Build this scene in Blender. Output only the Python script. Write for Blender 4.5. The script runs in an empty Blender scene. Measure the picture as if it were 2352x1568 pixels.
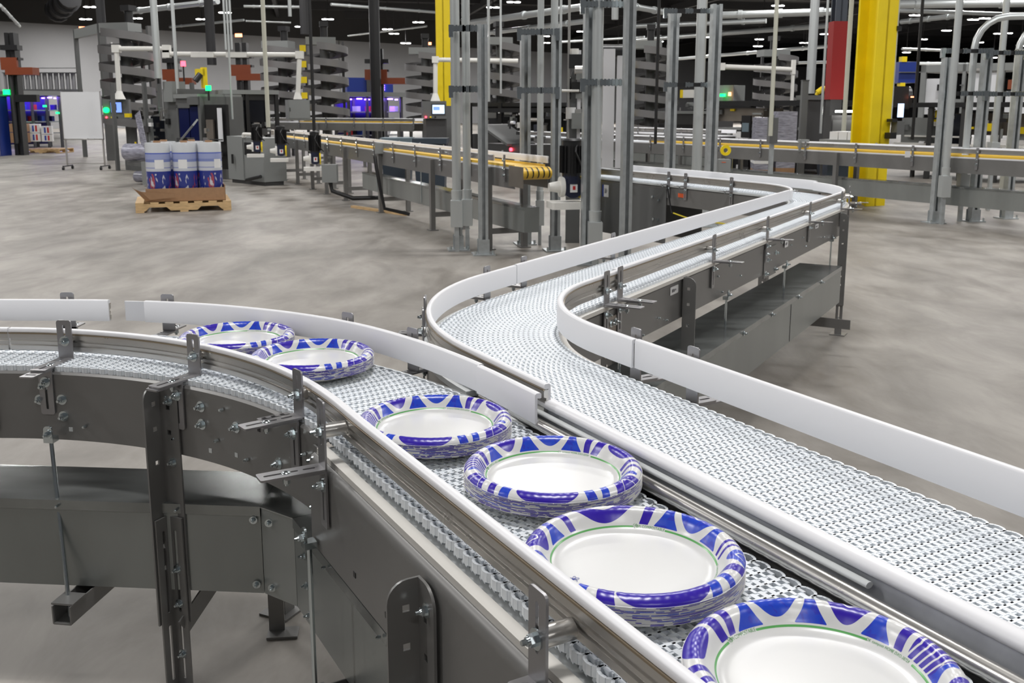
import bpy, bmesh, math, random
import numpy as np
from mathutils import Vector, Matrix
random.seed(7)
R = math.radians
scene = bpy.context.scene
COL = scene.collection

# ------------------------------------------------------------------ camera model (used to place far things at their real positions)
F_PX, PITCH, CY, CZ = 2232.5, R(10.69), 673.2, 1.28
def ray(x, y):
    a = (x - 1176) / F_PX; b = -(y - CY) / F_PX
    c, s = math.cos(PITCH), math.sin(PITCH)
    return Vector((a, c + b * s, -s + b * c))
def un(x, y, z):
    d = ray(x, y); t = (z - CZ) / d.z
    return Vector((d.x * t, d.y * t, z))
def PX(x, y, Y):
    d = ray(x, y); t = Y / d.y
    return Vector((d.x * t, Y, CZ + d.z * t))

# ------------------------------------------------------------------ materials
def mat(name, col, rough=.5, metal=0., noise=0., nscale=20., stretch=None, bump=0., bscale=60., emit=None, estr=0., alpha=None, coat=0., spec=None, rvar=0.):
    m = bpy.data.materials.new(name); m.use_nodes = True
    nt = m.node_tree; b = nt.nodes['Principled BSDF']
    b.inputs['Base Color'].default_value = (*col, 1); b.inputs['Roughness'].default_value = rough; b.inputs['Metallic'].default_value = metal
    if coat: b.inputs['Coat Weight'].default_value = coat; b.inputs['Coat Roughness'].default_value = .15
    if spec is not None: b.inputs['Specular IOR Level'].default_value = spec
    if emit: b.inputs['Emission Color'].default_value = (*emit, 1); b.inputs['Emission Strength'].default_value = estr
    if noise or bump or rvar:
        tc = nt.nodes.new('ShaderNodeTexCoord'); mp = nt.nodes.new('ShaderNodeMapping'); nt.links.new(tc.outputs['Object'], mp.inputs[0])
        if stretch: mp.inputs['Scale'].default_value = stretch
        n = nt.nodes.new('ShaderNodeTexNoise'); n.inputs['Scale'].default_value = nscale; n.inputs['Detail'].default_value = 6
        nt.links.new(mp.outputs[0], n.inputs['Vector'])
        if noise:
            cr = nt.nodes.new('ShaderNodeValToRGB'); cr.color_ramp.elements[0].position = .3; cr.color_ramp.elements[1].position = .7
            cr.color_ramp.elements[0].color = (*[c * (1 - noise) for c in col], 1); cr.color_ramp.elements[1].color = (*[min(1, c * (1 + noise)) for c in col], 1)
            nt.links.new(n.outputs['Fac'], cr.inputs[0]); nt.links.new(cr.outputs[0], b.inputs['Base Color'])
        if rvar:
            mr = nt.nodes.new('ShaderNodeMapRange'); mr.inputs['To Min'].default_value = max(0, rough - rvar); mr.inputs['To Max'].default_value = rough + rvar
            nt.links.new(n.outputs['Fac'], mr.inputs[0]); nt.links.new(mr.outputs[0], b.inputs['Roughness'])
        if bump:
            n2 = nt.nodes.new('ShaderNodeTexNoise'); n2.inputs['Scale'].default_value = bscale
            nt.links.new(mp.outputs[0], n2.inputs['Vector'])
            bp = nt.nodes.new('ShaderNodeBump'); bp.inputs['Strength'].default_value = bump; bp.inputs['Distance'].default_value = .002
            nt.links.new(n2.outputs['Fac'], bp.inputs['Height']); nt.links.new(bp.outputs[0], b.inputs['Normal'])
    return m
M_ = {}
M_['guard'] = mat('white_uhmw_plastic', (.74, .74, .76), .38, spec=.4)
M_['wear'] = mat('ivory_wear_plastic', (.66, .64, .60), .4)
M_['wearg'] = mat('pale_grey_wear_plastic', (.56, .58, .58), .4)
M_['belt'] = mat('white_acetal_belt', (.80, .84, .88), .4, spec=.5)
M_['bed'] = mat('slider_bed_plastic', (.44, .49, .51), .5)
M_['frame'] = mat('satin_painted_steel', (.228, .225, .220), .38, .5, noise=.05, nscale=6, rvar=.05, stretch=(1, 1, 1))
M_['plate'] = mat('bare_stainless_plate', (.30, .265, .23), .38, .7, noise=.12, nscale=4)
M_['slate'] = mat('slate_steel', (.50, .52, .56), .5, .1, noise=.3, nscale=9)
M_['duct'] = mat('galvanised_sheet', (.30, .315, .305), .34, .55, noise=.15, nscale=3, stretch=(1, 1, .3), rvar=.08)
M_['steel'] = mat('stainless_rail', (.60, .585, .56), .28, .9, noise=.03, nscale=10, rvar=.02)
M_['bronze'] = mat('bronze_strip', (.40, .33, .24), .3, 1.)
M_['zinc'] = mat('zinc_fastener', (.62, .68, .70), .2, 1.)
M_['bracket'] = mat('tumbled_steel_bracket', (.36, .355, .365), .36, .8)
M_['strut'] = mat('galvanised_strut', (.50, .53, .54), .36, .6, noise=.15, nscale=12)
M_['pipe'] = mat('galvanised_conduit', (.62, .65, .65), .34, .6)
M_['pipew'] = mat('white_pipe_cover', (.75, .74, .70), .45)
M_['cream'] = mat('cream_pole_paint', (.50, .50, .42), .45)
M_['grey'] = mat('machine_grey_paint', (.125, .128, .127), .45, .1)
M_['lgrey'] = mat('light_grey_enclosure', (.23, .24, .235), .45)
M_['dgrey'] = mat('dark_grey_paint', (.055, .055, .056), .4)
M_['black'] = mat('black_plastic', (.012, .012, .013), .4)
M_['glassd'] = mat('dark_machine_window', (.008, .009, .013), .08, spec=.6)
M_['glassb'] = mat('blue_tinted_window', (.008, .012, .06), .1, spec=.6)
M_['yellow'] = mat('safety_yellow_paint', (.80, .60, .004), .45, noise=.06, nscale=3)
M_['ybelt'] = mat('yellow_belt_plastic', (.75, .48, .05), .45)
M_['red'] = mat('red_column_paint', (.28, .006, .005), .6)
M_['slateblue'] = mat('slate_column_paint', (.055, .065, .085), .5)
M_['orange'] = mat('orange_lift_paint', (.22, .045, .012), .5)
M_['blue'] = mat('blue_vinyl', (.008, .03, .22), .4)
M_['navy'] = mat('navy_gearbox_paint', (.012, .016, .04), .35)
M_['bin'] = mat('slate_blue_bin_plastic', (.035, .05, .07), .45)
M_['binl'] = mat('pale_blue_bin_plastic', (.14, .19, .22), .45)
M_['wood'] = mat('pallet_wood', (.56, .38, .19), .7, noise=.2, nscale=8, stretch=(1, 6, 6))
M_['card'] = mat('brown_cardboard', (.33, .19, .10), .6, noise=.08)
M_['wall'] = mat('white_wall_panel', (.27, .27, .275), .7, noise=.05, nscale=.3)
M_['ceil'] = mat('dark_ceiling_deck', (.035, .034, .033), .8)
M_['truss'] = mat('dark_truss_steel', (.03, .03, .032), .6)
M_['board'] = mat('whiteboard_enamel', (.74, .75, .77), .3)
M_['film'] = mat('cloudy_stretch_film', (.30, .30, .36), .25, noise=.4, nscale=8, stretch=(1, 1, 5))
M_['paper'] = mat('label_paper', (.75, .75, .75), .5)
M_['ink'] = mat('label_ink', (.03, .03, .04), .5)
M_['lblue'] = mat('label_blue', (.02, .06, .35), .5)
M_['lred'] = mat('label_red', (.5, .02, .02), .5)
M_['lorange'] = mat('orange_sticker', (.75, .12, .03), .5)
M_['ycable'] = mat('yellow_cable', (.75, .60, .02), .4)
M_['violet'] = mat('violet_strip_light', (.1, .05, .5), .5, emit=(.22, .10, 1.), estr=14)
M_['violetm'] = mat('violet_lit_panel', (.02, .015, .12), .4)
M_['green'] = mat('green_beacon', (.02, .5, .1), .5, emit=(.0, 1., .12), estr=4)
M_['redl'] = mat('red_beacon', (.5, .02, .03), .5, emit=(1., .03, .05), estr=9)
M_['amber'] = mat('amber_exit_lamp', (.8, .2, .1), .5, emit=(1., .22, .10), estr=6)
M_['screen'] = mat('touch_screen_blue', (.05, .1, .4), .3, emit=(.22, .36, .95), estr=1.0)
M_['screenw'] = mat('touch_screen_pale', (.4, .5, .8), .3, emit=(.55, .72, 1.), estr=1.3)
M_['lamp'] = mat('lamp_diffuser', (1, 1, 1), .5, emit=(1., .97, .93), estr=22)
M_['green_ink'] = mat('green_print', (.10, .33, .10), .45)
M_['blue_ink'] = mat('blue_print', (.02, .04, .35), .45)

def floor_mat():
    m = bpy.data.materials.new('sealed_concrete'); m.use_nodes = True; nt = m.node_tree; b = nt.nodes['Principled BSDF']
    L = nt.links.new; N = nt.nodes.new
    tc = N('ShaderNodeTexCoord'); mp = N('ShaderNodeMapping'); L(tc.outputs['Object'], mp.inputs[0]); mp.inputs['Rotation'].default_value = (0, 0, R(25)); mp.inputs['Scale'].default_value = (1, .45, 1)
    a = N('ShaderNodeTexNoise'); a.inputs['Scale'].default_value = 1.1; a.inputs['Detail'].default_value = 8; a.inputs['Roughness'].default_value = .62; a.inputs['Distortion'].default_value = .3; L(mp.outputs[0], a.inputs['Vector'])
    c = N('ShaderNodeTexNoise'); c.inputs['Scale'].default_value = 3.0; c.inputs['Detail'].default_value = 9; c.inputs['Roughness'].default_value = .6; c.inputs['Distortion'].default_value = .5; L(mp.outputs[0], c.inputs['Vector'])
    r1 = N('ShaderNodeValToRGB'); e = r1.color_ramp.elements; e[0].position = .28; e[0].color = (.17, .155, .138, 1); e[1].position = .70; e[1].color = (.37, .345, .312, 1); L(a.outputs['Fac'], r1.inputs[0])
    r2 = N('ShaderNodeValToRGB'); e = r2.color_ramp.elements; e[0].position = .32; e[0].color = (.50, .475, .45, 1); e[1].position = .60; e[1].color = (1, 1, 1, 1); L(c.outputs['Fac'], r2.inputs[0])
    mx = N('ShaderNodeMixRGB'); mx.blend_type = 'MULTIPLY'; mx.inputs[0].default_value = .85; L(r1.outputs[0], mx.inputs[1]); L(r2.outputs[0], mx.inputs[2])
    L(mx.outputs[0], b.inputs['Base Color'])
    mr = N('ShaderNodeMapRange'); mr.inputs['To Min'].default_value = .42; mr.inputs['To Max'].default_value = .62; L(c.outputs['Fac'], mr.inputs[0]); L(mr.outputs[0], b.inputs['Roughness'])
    bp = N('ShaderNodeBump'); bp.inputs['Strength'].default_value = .15; bp.inputs['Distance'].default_value = .004; L(c.outputs['Fac'], bp.inputs['Height']); L(bp.outputs[0], b.inputs['Normal'])
    return m
M_['floor'] = floor_mat()

# ------------------------------------------------------------------ mesh builder
ORG = {}
class MB:
    def __init__(s): s.v = []; s.f = []
    def add(s, vs, fs, mt=None):
        n = len(s.v)
        if mt is not None: vs = [mt @ Vector(v) for v in vs]
        s.v += [tuple(v) for v in vs]; s.f += [tuple(i + n for i in f) for f in fs]; return s
    def box(s, c, d, rz=0, mt=None):
        x, y, z = d[0] / 2, d[1] / 2, d[2] / 2
        vs = [(a, b, e) for a in (-x, x) for b in (-y, y) for e in (-z, z)]
        T = Matrix.Translation(c) @ Matrix.Rotation(rz, 4, 'Z')
        if mt is not None: T = mt @ T
        return s.add(vs, [(0, 1, 3, 2), (4, 6, 7, 5), (0, 4, 5, 1), (2, 3, 7, 6), (0, 2, 6, 4), (1, 5, 7, 3)], T)
    def bb(s, x0, x1, y0, y1, z0, z1): return s.box(((x0 + x1) / 2, (y0 + y1) / 2, (z0 + z1) / 2), (abs(x1 - x0), abs(y1 - y0), abs(z1 - z0)))
    def cyl(s, p0, p1, r, n=14, r2=None):
        p0, p1 = Vector(p0), Vector(p1); r2 = r if r2 is None else r2
        d = (p1 - p0).normalized(); q = d.to_track_quat('Z', 'Y'); vs = []
        for p, rr in ((p0, r), (p1, r2)):
            for i in range(n):
                a = 2 * math.pi * i / n; vs.append(p + q @ Vector((rr * math.cos(a), rr * math.sin(a), 0)))
        fs = [(i, (i + 1) % n, n + (i + 1) % n, n + i) for i in range(n)] + [tuple(range(n - 1, -1, -1)), tuple(range(n, 2 * n))]
        return s.add(vs, fs)
    def tube(s, pts, r, n=8):
        pts = [Vector(p) for p in pts]; vs = []; q = None
        for i, p in enumerate(pts):
            d = (pts[min(i + 1, len(pts) - 1)] - pts[max(i - 1, 0)]).normalized()
            if q is None: q = d.to_track_quat('Z', 'Y')
            else: q = (q @ Vector((0, 0, 1))).rotation_difference(d) @ q
            for k in range(n):
                a = 2 * math.pi * k / n; vs.append(p + q @ Vector((r * math.cos(a), r * math.sin(a), 0)))
        fs = []
        for i in range(len(pts) - 1):
            for k in range(n): fs.append((i * n + k, i * n + (k + 1) % n, (i + 1) * n + (k + 1) % n, (i + 1) * n + k))
        fs += [tuple(range(n - 1, -1, -1)), tuple(range((len(pts) - 1) * n, len(pts) * n))]
        return s.add(vs, fs)
    def lathe(s, prof, n=24, c=(0, 0, 0), mt=None):
        vs = [(r * math.cos(2 * math.pi * i / n), r * math.sin(2 * math.pi * i / n), z) for r, z in prof for i in range(n)]
        fs = [(k * n + i, k * n + (i + 1) % n, (k + 1) * n + (i + 1) % n, (k + 1) * n + i) for k in range(len(prof) - 1) for i in range(n)]
        T = Matrix.Translation(c)
        if mt is not None: T = mt @ T
        return s.add(vs, fs, T)
    def sweep(s, prof, pts, closed=True):
        # prof: (offset to the left, absolute z); pts: [(P, left_normal)]
        m = len(prof); vs = []
        for P, nl in pts:
            for o, z in prof: vs.append((P[0] + nl[0] * o, P[1] + nl[1] * o, z))
        fs = []; K = m if closed else m - 1
        for i in range(len(pts) - 1):
            for k in range(K): fs.append((i * m + k, (i + 1) * m + k, (i + 1) * m + (k + 1) % m, i * m + (k + 1) % m))
        if closed: fs += [tuple(range(m)), tuple(range(len(pts) * m - 1, (len(pts) - 1) * m - 1, -1))]
        return s.add(vs, fs)
    def prism(s, outline, holes, th, mt):
        # 2D outline (u,v) with holes, thickness th along w; mt maps (u,v,w)
        bm = bmesh.new(); es = []
        for lp in [outline] + list(holes):
            vv = [bm.verts.new((u, v, 0)) for u, v in lp]
            es += [bm.edges.new((vv[i], vv[(i + 1) % len(vv)])) for i in range(len(vv))]
        bmesh.ops.triangle_fill(bm, use_beauty=True, use_dissolve=False, edges=es)
        g = bmesh.ops.extrude_face_region(bm, geom=bm.faces[:])
        for e in g['geom']:
            if isinstance(e, bmesh.types.BMVert): e.co.z += th
        bmesh.ops.recalc_face_normals(bm, faces=bm.faces[:])
        bm.verts.index_update(); s.add([v.co.copy() for v in bm.verts], [tuple(v.index for v in f.verts) for f in bm.faces], mt); bm.free(); return s
    def build(s, name, m, parent=None, ang=30, flip=True):
        me = bpy.data.meshes.new(name); off = ORG.get(parent.name, Vector()) if parent else Vector()
        if not parent: off = Vector()
        a = np.array(s.v, dtype=np.float64)
        if len(a): a = a - np.array(off)
        me.from_pydata(a.tolist(), [], s.f)
        bm = bmesh.new(); bm.from_mesh(me); bmesh.ops.recalc_face_normals(bm, faces=bm.faces[:]); bm.to_mesh(me); bm.free()
        me.polygons.foreach_set('use_smooth', [True] * len(me.polygons)); me.set_sharp_from_angle(angle=R(ang))
        me.materials.append(M_[m] if isinstance(m, str) else m)
        o = bpy.data.objects.new(name, me); COL.objects.link(o)
        if parent: o.parent = parent; ORG[o.name] = off.copy()
        return o

def tag(o, label=None, cat=None, group=None, kind=None):
    if label: o['label'] = label
    if cat: o['category'] = cat
    if group: o['group'] = group
    if kind: o['kind'] = kind
    return o
def thing(name, label, cat, loc=(0, 0, 0), group=None, rz=0, local=False):
    o = bpy.data.objects.new(name, None); COL.objects.link(o); o.location = loc; o.rotation_euler[2] = rz; o.empty_display_size = .1
    ORG[o.name] = Vector() if local else Vector(loc)
    return tag(o, label, cat, group)
def solo(mb, name, m, label, cat, group=None, kind=None, base=None):
    # one-mesh thing with its origin at its base
    a = np.array(mb.v); c = Vector(((a[:, 0].min() + a[:, 0].max()) / 2, (a[:, 1].min() + a[:, 1].max()) / 2, a[:, 2].min()))
    o = mb.build(name, m); o.data.transform(Matrix.Translation(-c)); o.location = c
    return tag(o, label, cat, group, kind)
def dup(o, parent=None):
    c = o.copy(); COL.objects.link(c)
    if parent: c.parent = parent
    for ch in list(o.children): dup(ch, c)
    return c
def inst(src_mesh, name, m, parent, loc, rot=(0, 0, 0), scale=1):
    o = bpy.data.objects.new(name, src_mesh); COL.objects.link(o); o.parent = parent
    o.location = Vector(loc) - ORG.get(parent.name, Vector()); o.rotation_euler = rot; o.scale = (scale,) * 3; ORG[o.name] = ORG.get(parent.name, Vector()).copy()
    return o
def rrect(u0, u1, v0, v1, r, n=4, corners=(1, 1, 1, 1)):
    P = []
    for (cx, cy, a0, on) in ((u1 - r, v1 - r, 0, corners[0]), (u0 + r, v1 - r, 90, corners[1]), (u0 + r, v0 + r, 180, corners[2]), (u1 - r, v0 + r, 270, corners[3])):
        if on:
            for k in range(n + 1):
                a = R(a0 + 90 * k / n); P.append((cx + r * math.cos(a), cy + r * math.sin(a)))
        else:
            a = R(a0 + 45); P.append((cx + r * math.copysign(1, math.cos(a)), cy + r * math.copysign(1, math.sin(a))))
    return P
def rect(u0, u1, v0, v1): return [(u0, v0), (u1, v0), (u1, v1), (u0, v1)]
def frame4(o, u, v, w): return Matrix(((u[0], v[0], w[0], o[0]), (u[1], v[1], w[1], o[1]), (u[2], v[2], w[2], o[2]), (0, 0, 0, 1)))

# ------------------------------------------------------------------ paths
class Path:
    def __init__(s, start, head):
        s.p = [Vector((start[0], start[1]))]; s.h = [head]; s.s = [0.]
    def line(s, L, step=.05):
        n = max(1, int(L / step)); p0 = s.p[-1].copy(); h = s.h[-1]
        for i in range(1, n + 1):
            s.p.append(p0 + Vector((math.cos(h), math.sin(h))) * L * i / n); s.h.append(h); s.s.append(s.s[-1] + L / n)
        return s
    def arc(s, r, ang, step=.02):
        # ang>0 turns left
        h0 = s.h[-1]; sg = 1 if ang > 0 else -1; c = s.p[-1] + Vector((-math.sin(h0), math.cos(h0))) * r * sg
        n = max(2, int(abs(ang) * r / step))
        for i in range(1, n + 1):
            h = h0 + ang * i / n; s.p.append(c - Vector((-math.sin(h), math.cos(h))) * r * sg); s.h.append(h); s.s.append(s.s[-1] + abs(ang) * r / n)
        return s
    def at(s, d):
        d = max(0, min(s.s[-1] - 1e-6, d)); i = int(np.searchsorted(s.s, d, side='right')) - 1
        t = (d - s.s[i]) / (s.s[i + 1] - s.s[i]); p = s.p[i].lerp(s.p[i + 1], t); h = s.h[i] + (s.h[i + 1] - s.h[i]) * t
        return p, Vector((-math.sin(h), math.cos(h))), h
    def pts(s, a=0, b=None, step=.04):
        b = s.s[-1] if b is None else b; n = max(1, int((b - a) / step)); ss = {a, b} | {a + (b - a) * i / n for i in range(n + 1)}
        return [s.at(x)[:2] for x in sorted(ss)]
    def near(s, x, y):
        q = Vector((x, y)); i = min(range(len(s.p)), key=lambda k: (s.p[k] - q).length)
        best = (1e9, 0)
        for k in range(max(0, i - 1), min(len(s.p) - 1, i + 1)):
            a, b = s.p[k], s.p[k + 1]; t = max(0, min(1, (q - a).dot(b - a) / (b - a).length_squared)); d = (a.lerp(b, t) - q).length
            if d < best[0]: best = (d, s.s[k] + t * (s.s[k + 1] - s.s[k]))
        return best[1]

BZ = .725; HW = .1525
# near conveyor: travels from the left edge of the picture, round a 61 degree bend, towards the lower right
RA = 1.1185; CA = Vector((-1.14, 1.12))
pathA = Path((-2.7, CA.y + RA), 0).line(1.56).arc(RA, -R(61)).line(1.75)
sA1 = 1.56; sA2 = 1.56 + RA * R(61)
# far conveyor: from the lower right, S bend, away to the back, and off to the left
RB = .7525; CB = Vector((.711, 2.373)); RC = .9475
hB = R(119)
pB0 = CB - Vector((-math.sin(hB), math.cos(hB))) * RB * -1   # tangent point at the end of the near straight
startB = pB0 - Vector((math.cos(hB), math.sin(hB))) * 2.3
pathB = Path(startB, hB).line(2.3).arc(RB, -R(59))
sB1 = 2.3; sB2 = pathB.s[-1]; pE = pathB.p[-1]
CC = Vector((.967, 6.214)); h2 = R(60)
LB = (CC - pE).dot(Vector((math.cos(h2), math.sin(h2))))
pathB.line(LB).arc(RC, R(59)); sB3 = sB2 + LB; sB4 = pathB.s[-1]
pathB.line(2.12); sB5 = pathB.s[-1]

# ------------------------------------------------------------------ belt
def modular_belt(path, s0, s1, z, hw, pitch=.0254, links=24, parent=None, name='belt', m='belt', detail=True):
    mb = MB(); V = mb.v; Fc = mb.f
    t = .007
    n = int((s1 - s0) / pitch); dl = 2 * hw / links
    def quadbox(p, q, w, zt, zb):
        # bar from p to q (2D), half width w
        d = (q - p); L = d.length
        if L < 1e-6: return
        nx = Vector((-d.y, d.x)) / L * w; k = len(V)
        for zz in (zt, zb):
            for a in (p + nx, p - nx, q - nx, q + nx): V.append((a.x, a.y, zz))
        Fc.extend([(k, k + 1, k + 2, k + 3), (k, k + 3, k + 7, k + 4), (k + 1, k + 5, k + 6, k + 2), (k, k + 4, k + 5, k + 1), (k + 3, k + 2, k + 6, k + 7)])
    for i in range(n):
        s = s0 + i * pitch
        P, N, h = path.at(s); Q, N2, h2_ = path.at(s + pitch * .5); Pn, Nn, _ = path.at(s + pitch)
        # solid cross bar and the raised hinge bar
        quadbox(P - N * (hw - .004), P + N * (hw - .004), .0027, z, z - .0055)
        quadbox(Q - N2 * (hw - .007), Q + N2 * (hw - .007), .0030, z - .0012, z - .006)
        if detail:
            for k in range(links):
                o = -hw + dl * (k + .5)
                quadbox(P + N * o, Q + N2 * o, .0023, z, z - .0055)
                o2 = o + dl * .5
                if k < links - 1: quadbox(Q + N2 * o2, Pn + Nn * o2, .0036, z - .0004, z - .006)
        # scalloped edge loops
        for sg in (1, -1):
            pr = None
            for k in range(7):
                a = math.pi * k / 6; ss = s + pitch * (.5 - .56 * math.cos(a)); pp, nn, _ = path.at(ss)
                c = pp + nn * sg * (hw - .007 + .0125 * math.sin(a))
                if pr is not None: quadbox(pr, c, .0019, z + .0004, z - .012)
                pr = c
    o = mb.build(name, m, parent)
    return o

# ------------------------------------------------------------------ fasteners and brackets (shared meshes)
def mesh_of(mb, name, m):
    o = mb.build(name, m); me = o.data; bpy.data.objects.remove(o); return me
def bolt_mb(r=.0058, L=.016, washer=True):
    mb = MB()
    if washer: mb.cyl((0, 0, 0), (0, .0018, 0), r * 1.75, 20)
    mb.cyl((0, .0018, 0), (0, .0085, 0), r * 1.05, 6); mb.cyl((0, .0085, 0), (0, .011, 0), r * .85, 12, r * .75)
    mb.cyl((0, .011, 0), (0, L, 0), r * .55, 10, r * .45)
    return mb
BOLT = mesh_of(bolt_mb(), 'bolt', 'zinc')
SCREW = mesh_of(bolt_mb(.0035, .008, False), 'screw', 'zinc')
CARR = mesh_of(MB().lathe([(0, .0028), (.004, .0025), (.0068, .0013), (.008, 0), (.008, -.001)], 16).cyl((0, 0, -.001), (0, 0, -.022), .0032, 8).cyl((0, 0, -.010), (0, 0, -.018), .0062, 6), 'carriage_bolt', 'zinc')
BOLTN = [0]
def bolt(parent, p, outdir, scale=1., me=None, name='bolt'):
    a = math.atan2(outdir[1], outdir[0]) - math.pi / 2
    return inst(me or BOLT, name, None, parent, p, (0, 0, a), scale)

def bracket(path, s, side, root, zt=BZ + .085, arm=.105, off=.166, zf=BZ - .012, low=True, bolts=True, standoff=True, foff=None, zarm=None, bolt_z=None, shift=0.):
    """slotted guide bracket: upright, outward arm, lower slotted plate on the frame"""
    P, N, h = path.at(s); n = N * side; n3 = Vector((n.x, n.y, 0)); t = Vector((math.cos(h), math.sin(h), 0)); up = Vector((0, 0, 1))
    zarm = zf + .010 if zarm is None else zarm
    foff = off if foff is None else foff
    mb = MB(); w = .0175; o = Vector((P.x, P.y, 0)) + n3 * (off + .002 + shift)
    H = zt - zarm
    mb.prism(rrect(-w, w, 0, H, .006, 3, (1, 1, 0, 0)), [rrect(-.0032, .0032, H * .34, H * .88, .0028, 2)], .0035, frame4(o + up * zarm, t, up, n3))
    mb.prism(rrect(-w, w, 0, arm, .004, 2, (1, 1, 0, 0)), [rrect(-.003, .003, arm * .40, arm * .92, .0026, 2), rrect(-.003, .003, arm * .14, arm * .33, .0026, 2)], .0035, frame4(o + up * (zarm), t, n3, up))
    b = mb.build('guide_bracket', 'bracket', root)
    bz = BZ + .040 if bolt_z is None else bolt_z
    if bolts:
        bolt(b, o + n3 * .0035 + up * bz, n, 1.15)
        inst(CARR, 'carriage_bolt', None, b, o + n3 * arm * .58 + up * (zarm + .0035), (0, 0, 0))
    if standoff:
        gap = off + .002 - (.155 if path is pathA and side < 0 else (.173 if side > 0 else .170)); gap = max(gap, .001) if not (path is pathB and side < 0 and s > sB2 + .25 and s < sB3 + .75) else off - .148
        mb = MB().cyl(o + up * bz - n3 * gap, o + up * bz, .012, 18); mb.build('spacer', 'steel', b)
    if low:
        mb = MB(); o2 = Vector((P.x, P.y, 0)) + n3 * (foff + .002)
        mb.prism(rrect(-.016, .016, 0, .102, .005, 3, (0, 0, 1, 1)), [rrect(-.003, .003, .012, .082, .0026, 2)], .0035, frame4(o2 + up * (zarm - .104), t, up, n3))
        mb.prism(rrect(-.016, .016, 0, .07, .003, 2, (1, 1, 0, 0)), [rect(-.012, .012, .02 + .014 * k, .027 + .014 * k) for k in range(3)], .0035, frame4(o2 + up * (zarm - .0042), t, n3, up))
        l = mb.build('bracket_mount', 'bracket', root)
        if bolts: bolt(l, o2 + n3 * .0035 + up * (zarm - .030), n, 1.15)
    return b

def angle_leg(path, s, side, root, off, ztop, zbot=0., w=.048, foot=True, name='leg', fl=1, bolts=True):
    """L section leg bolted to the frame, one flange on the frame and one standing out, square holes"""
    P, N, h = path.at(s); n = N * side; n3 = Vector((n.x, n.y, 0)); t = Vector((math.cos(h), math.sin(h), 0)) * fl; up = Vector((0, 0, 1)); o = Vector((P.x, P.y, 0)) + n3 * off
    H = ztop - zbot; mb = MB()
    def holes(q): return [rect(w * .45 - .005, w * .45 + .005, H - d - .005, H - d + .005) for d in q if H - d > .03]
    mb.prism(rrect(0, w, .25 * H, H, .03, 6, (1, 0, 0, 0)), holes((.05, .105, .17, .30, .36, .41)), .004, frame4(o + up * zbot, t, up, n3))
    mb.prism(rrect(0, w, .25 * H, H, .03, 6, (1, 0, 0, 0)), holes((.04, .095, .17, .30, .36, .41)), .004, frame4(o + up * zbot, n3, up, -t))
    lg = mb.build(name, 'frame', root)
    mb = MB(); o2 = o + n3 * .006 + t * .006
    mb.prism(rect(0, w - .01, 0, .42), [rrect(.014, .022, .20, .39, .003, 2), rrect(.014, .022, .04, .17, .003, 2)], .004, frame4(o2 + up * zbot, t, up, n3))
    mb.prism(rect(0, w - .01, 0, .42), [rrect(.014, .022, .20, .39, .003, 2), rrect(.014, .022, .04, .17, .003, 2)], .004, frame4(o2 + up * zbot, n3, up, -t))
    mb.box(o + up * (zbot + .003) + (n3 + t) * w * .5, (.085, .085, .006), math.atan2(t.y, t.x))
    mb.build('adjustable_foot', 'frame', lg)
    if bolts:
        for d in (.035, .17): bolt(lg, o + n3 * .004 + t * w * .55 + up * (ztop - d), n)
        for z in (.30, .22, .10): bolt(lg, o2 + n3 * .004 + t * .018 + up * (zbot + z), n)
    return lg

def guard(path, a, b, root, side, off, z0, z1, name='guide_rail', back=True, th=.005, cap=.013, low=False, extra=None):
    """white plastic guide rail with a stainless channel behind it; off = distance of its inner face from the centre line"""
    p = path.pts(a, b); S = side
    if extra:
        ss = sorted({a, b} | {a + (b - a) * i / max(1, int((b - a) / .04)) for i in range(max(1, int((b - a) / .04)) + 1)}); p = [(path.at(x)[0] + path.at(x)[1] * extra(x), path.at(x)[1]) for x in ss]
    prof = [(off, z0), (off, z1 - .003), (off + .003, z1), (off + cap - .002, z1), (off + cap, z1 - .002), (off + cap, z1 - .009), (off + cap - .003, z1 - .010), (off + th, z1 - .009), (off + th, z0 + .006), (off + cap - .004, z0 + .006), (off + cap - .004, z0)]
    g = MB().sweep([(o * S, z) for o, z in prof], p).build(name, 'guard', root, 50)
    if back:
        x0 = off + th; x1 = off + cap + .001; h = z1 - z0 - .012; zb = z0 + .002
        pr = [(x0, z1 - .0105), (x1 - .002, z1 - .0105), (x1, z1 - .013), (x1, z1 - .013 - h * .24), (x1 - .005, z1 - .014 - h * .26), (x1 - .005, z1 - .014 - h * .36), (x1 - .002, z1 - .014 - h * .38), (x1 - .002, z1 - .014 - h * .50), (x1 - .005, z1 - .014 - h * .52), (x1 - .005, zb + h * .30), (x1, zb + h * .28), (x1, zb + h * .05), (x1 - .003, zb), (x0, zb)]
        MB().sweep([(o * S, z) for o, z in pr], p).build('rail_channel', 'steel', g, 12)
        MB().sweep([(o * S, z) for o, z in [(x1 - .001, z1 - .0095), (x1 + .0015, z1 - .0095), (x1 + .0015, z1 - .012), (x1 - .001, z1 - .012)]], p).build('trim_strip', 'bronze', g)
    return g

def side_frame(path, a, b, root, side, off, z0, z1, th=.004, lip=True, m='frame', name='side_frame', lipw=.022):
    S = side
    prof = [(off, z0), (off, z1 - .006), (off - .004, z1 - .001), (off - lipw, z1), (off - lipw, z1 - th), (off - .007, z1 - th - .001), (off - th, z1 - .009), (off - th, z0)] if lip else [(off, z0), (off, z1), (off - th, z1), (off - th, z0)]
    return MB().sweep([(o * S, z) for o, z in prof], path.pts(a, b)).build(name, m, root, 32)

def strip(path, a, b, root, side, o0, o1, z0, z1, m, name):
    return MB().sweep([(o0 * side, z0), (o0 * side, z1), (o1 * side, z1), (o1 * side, z0)], path.pts(a, b)).build(name, m, root)

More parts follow.
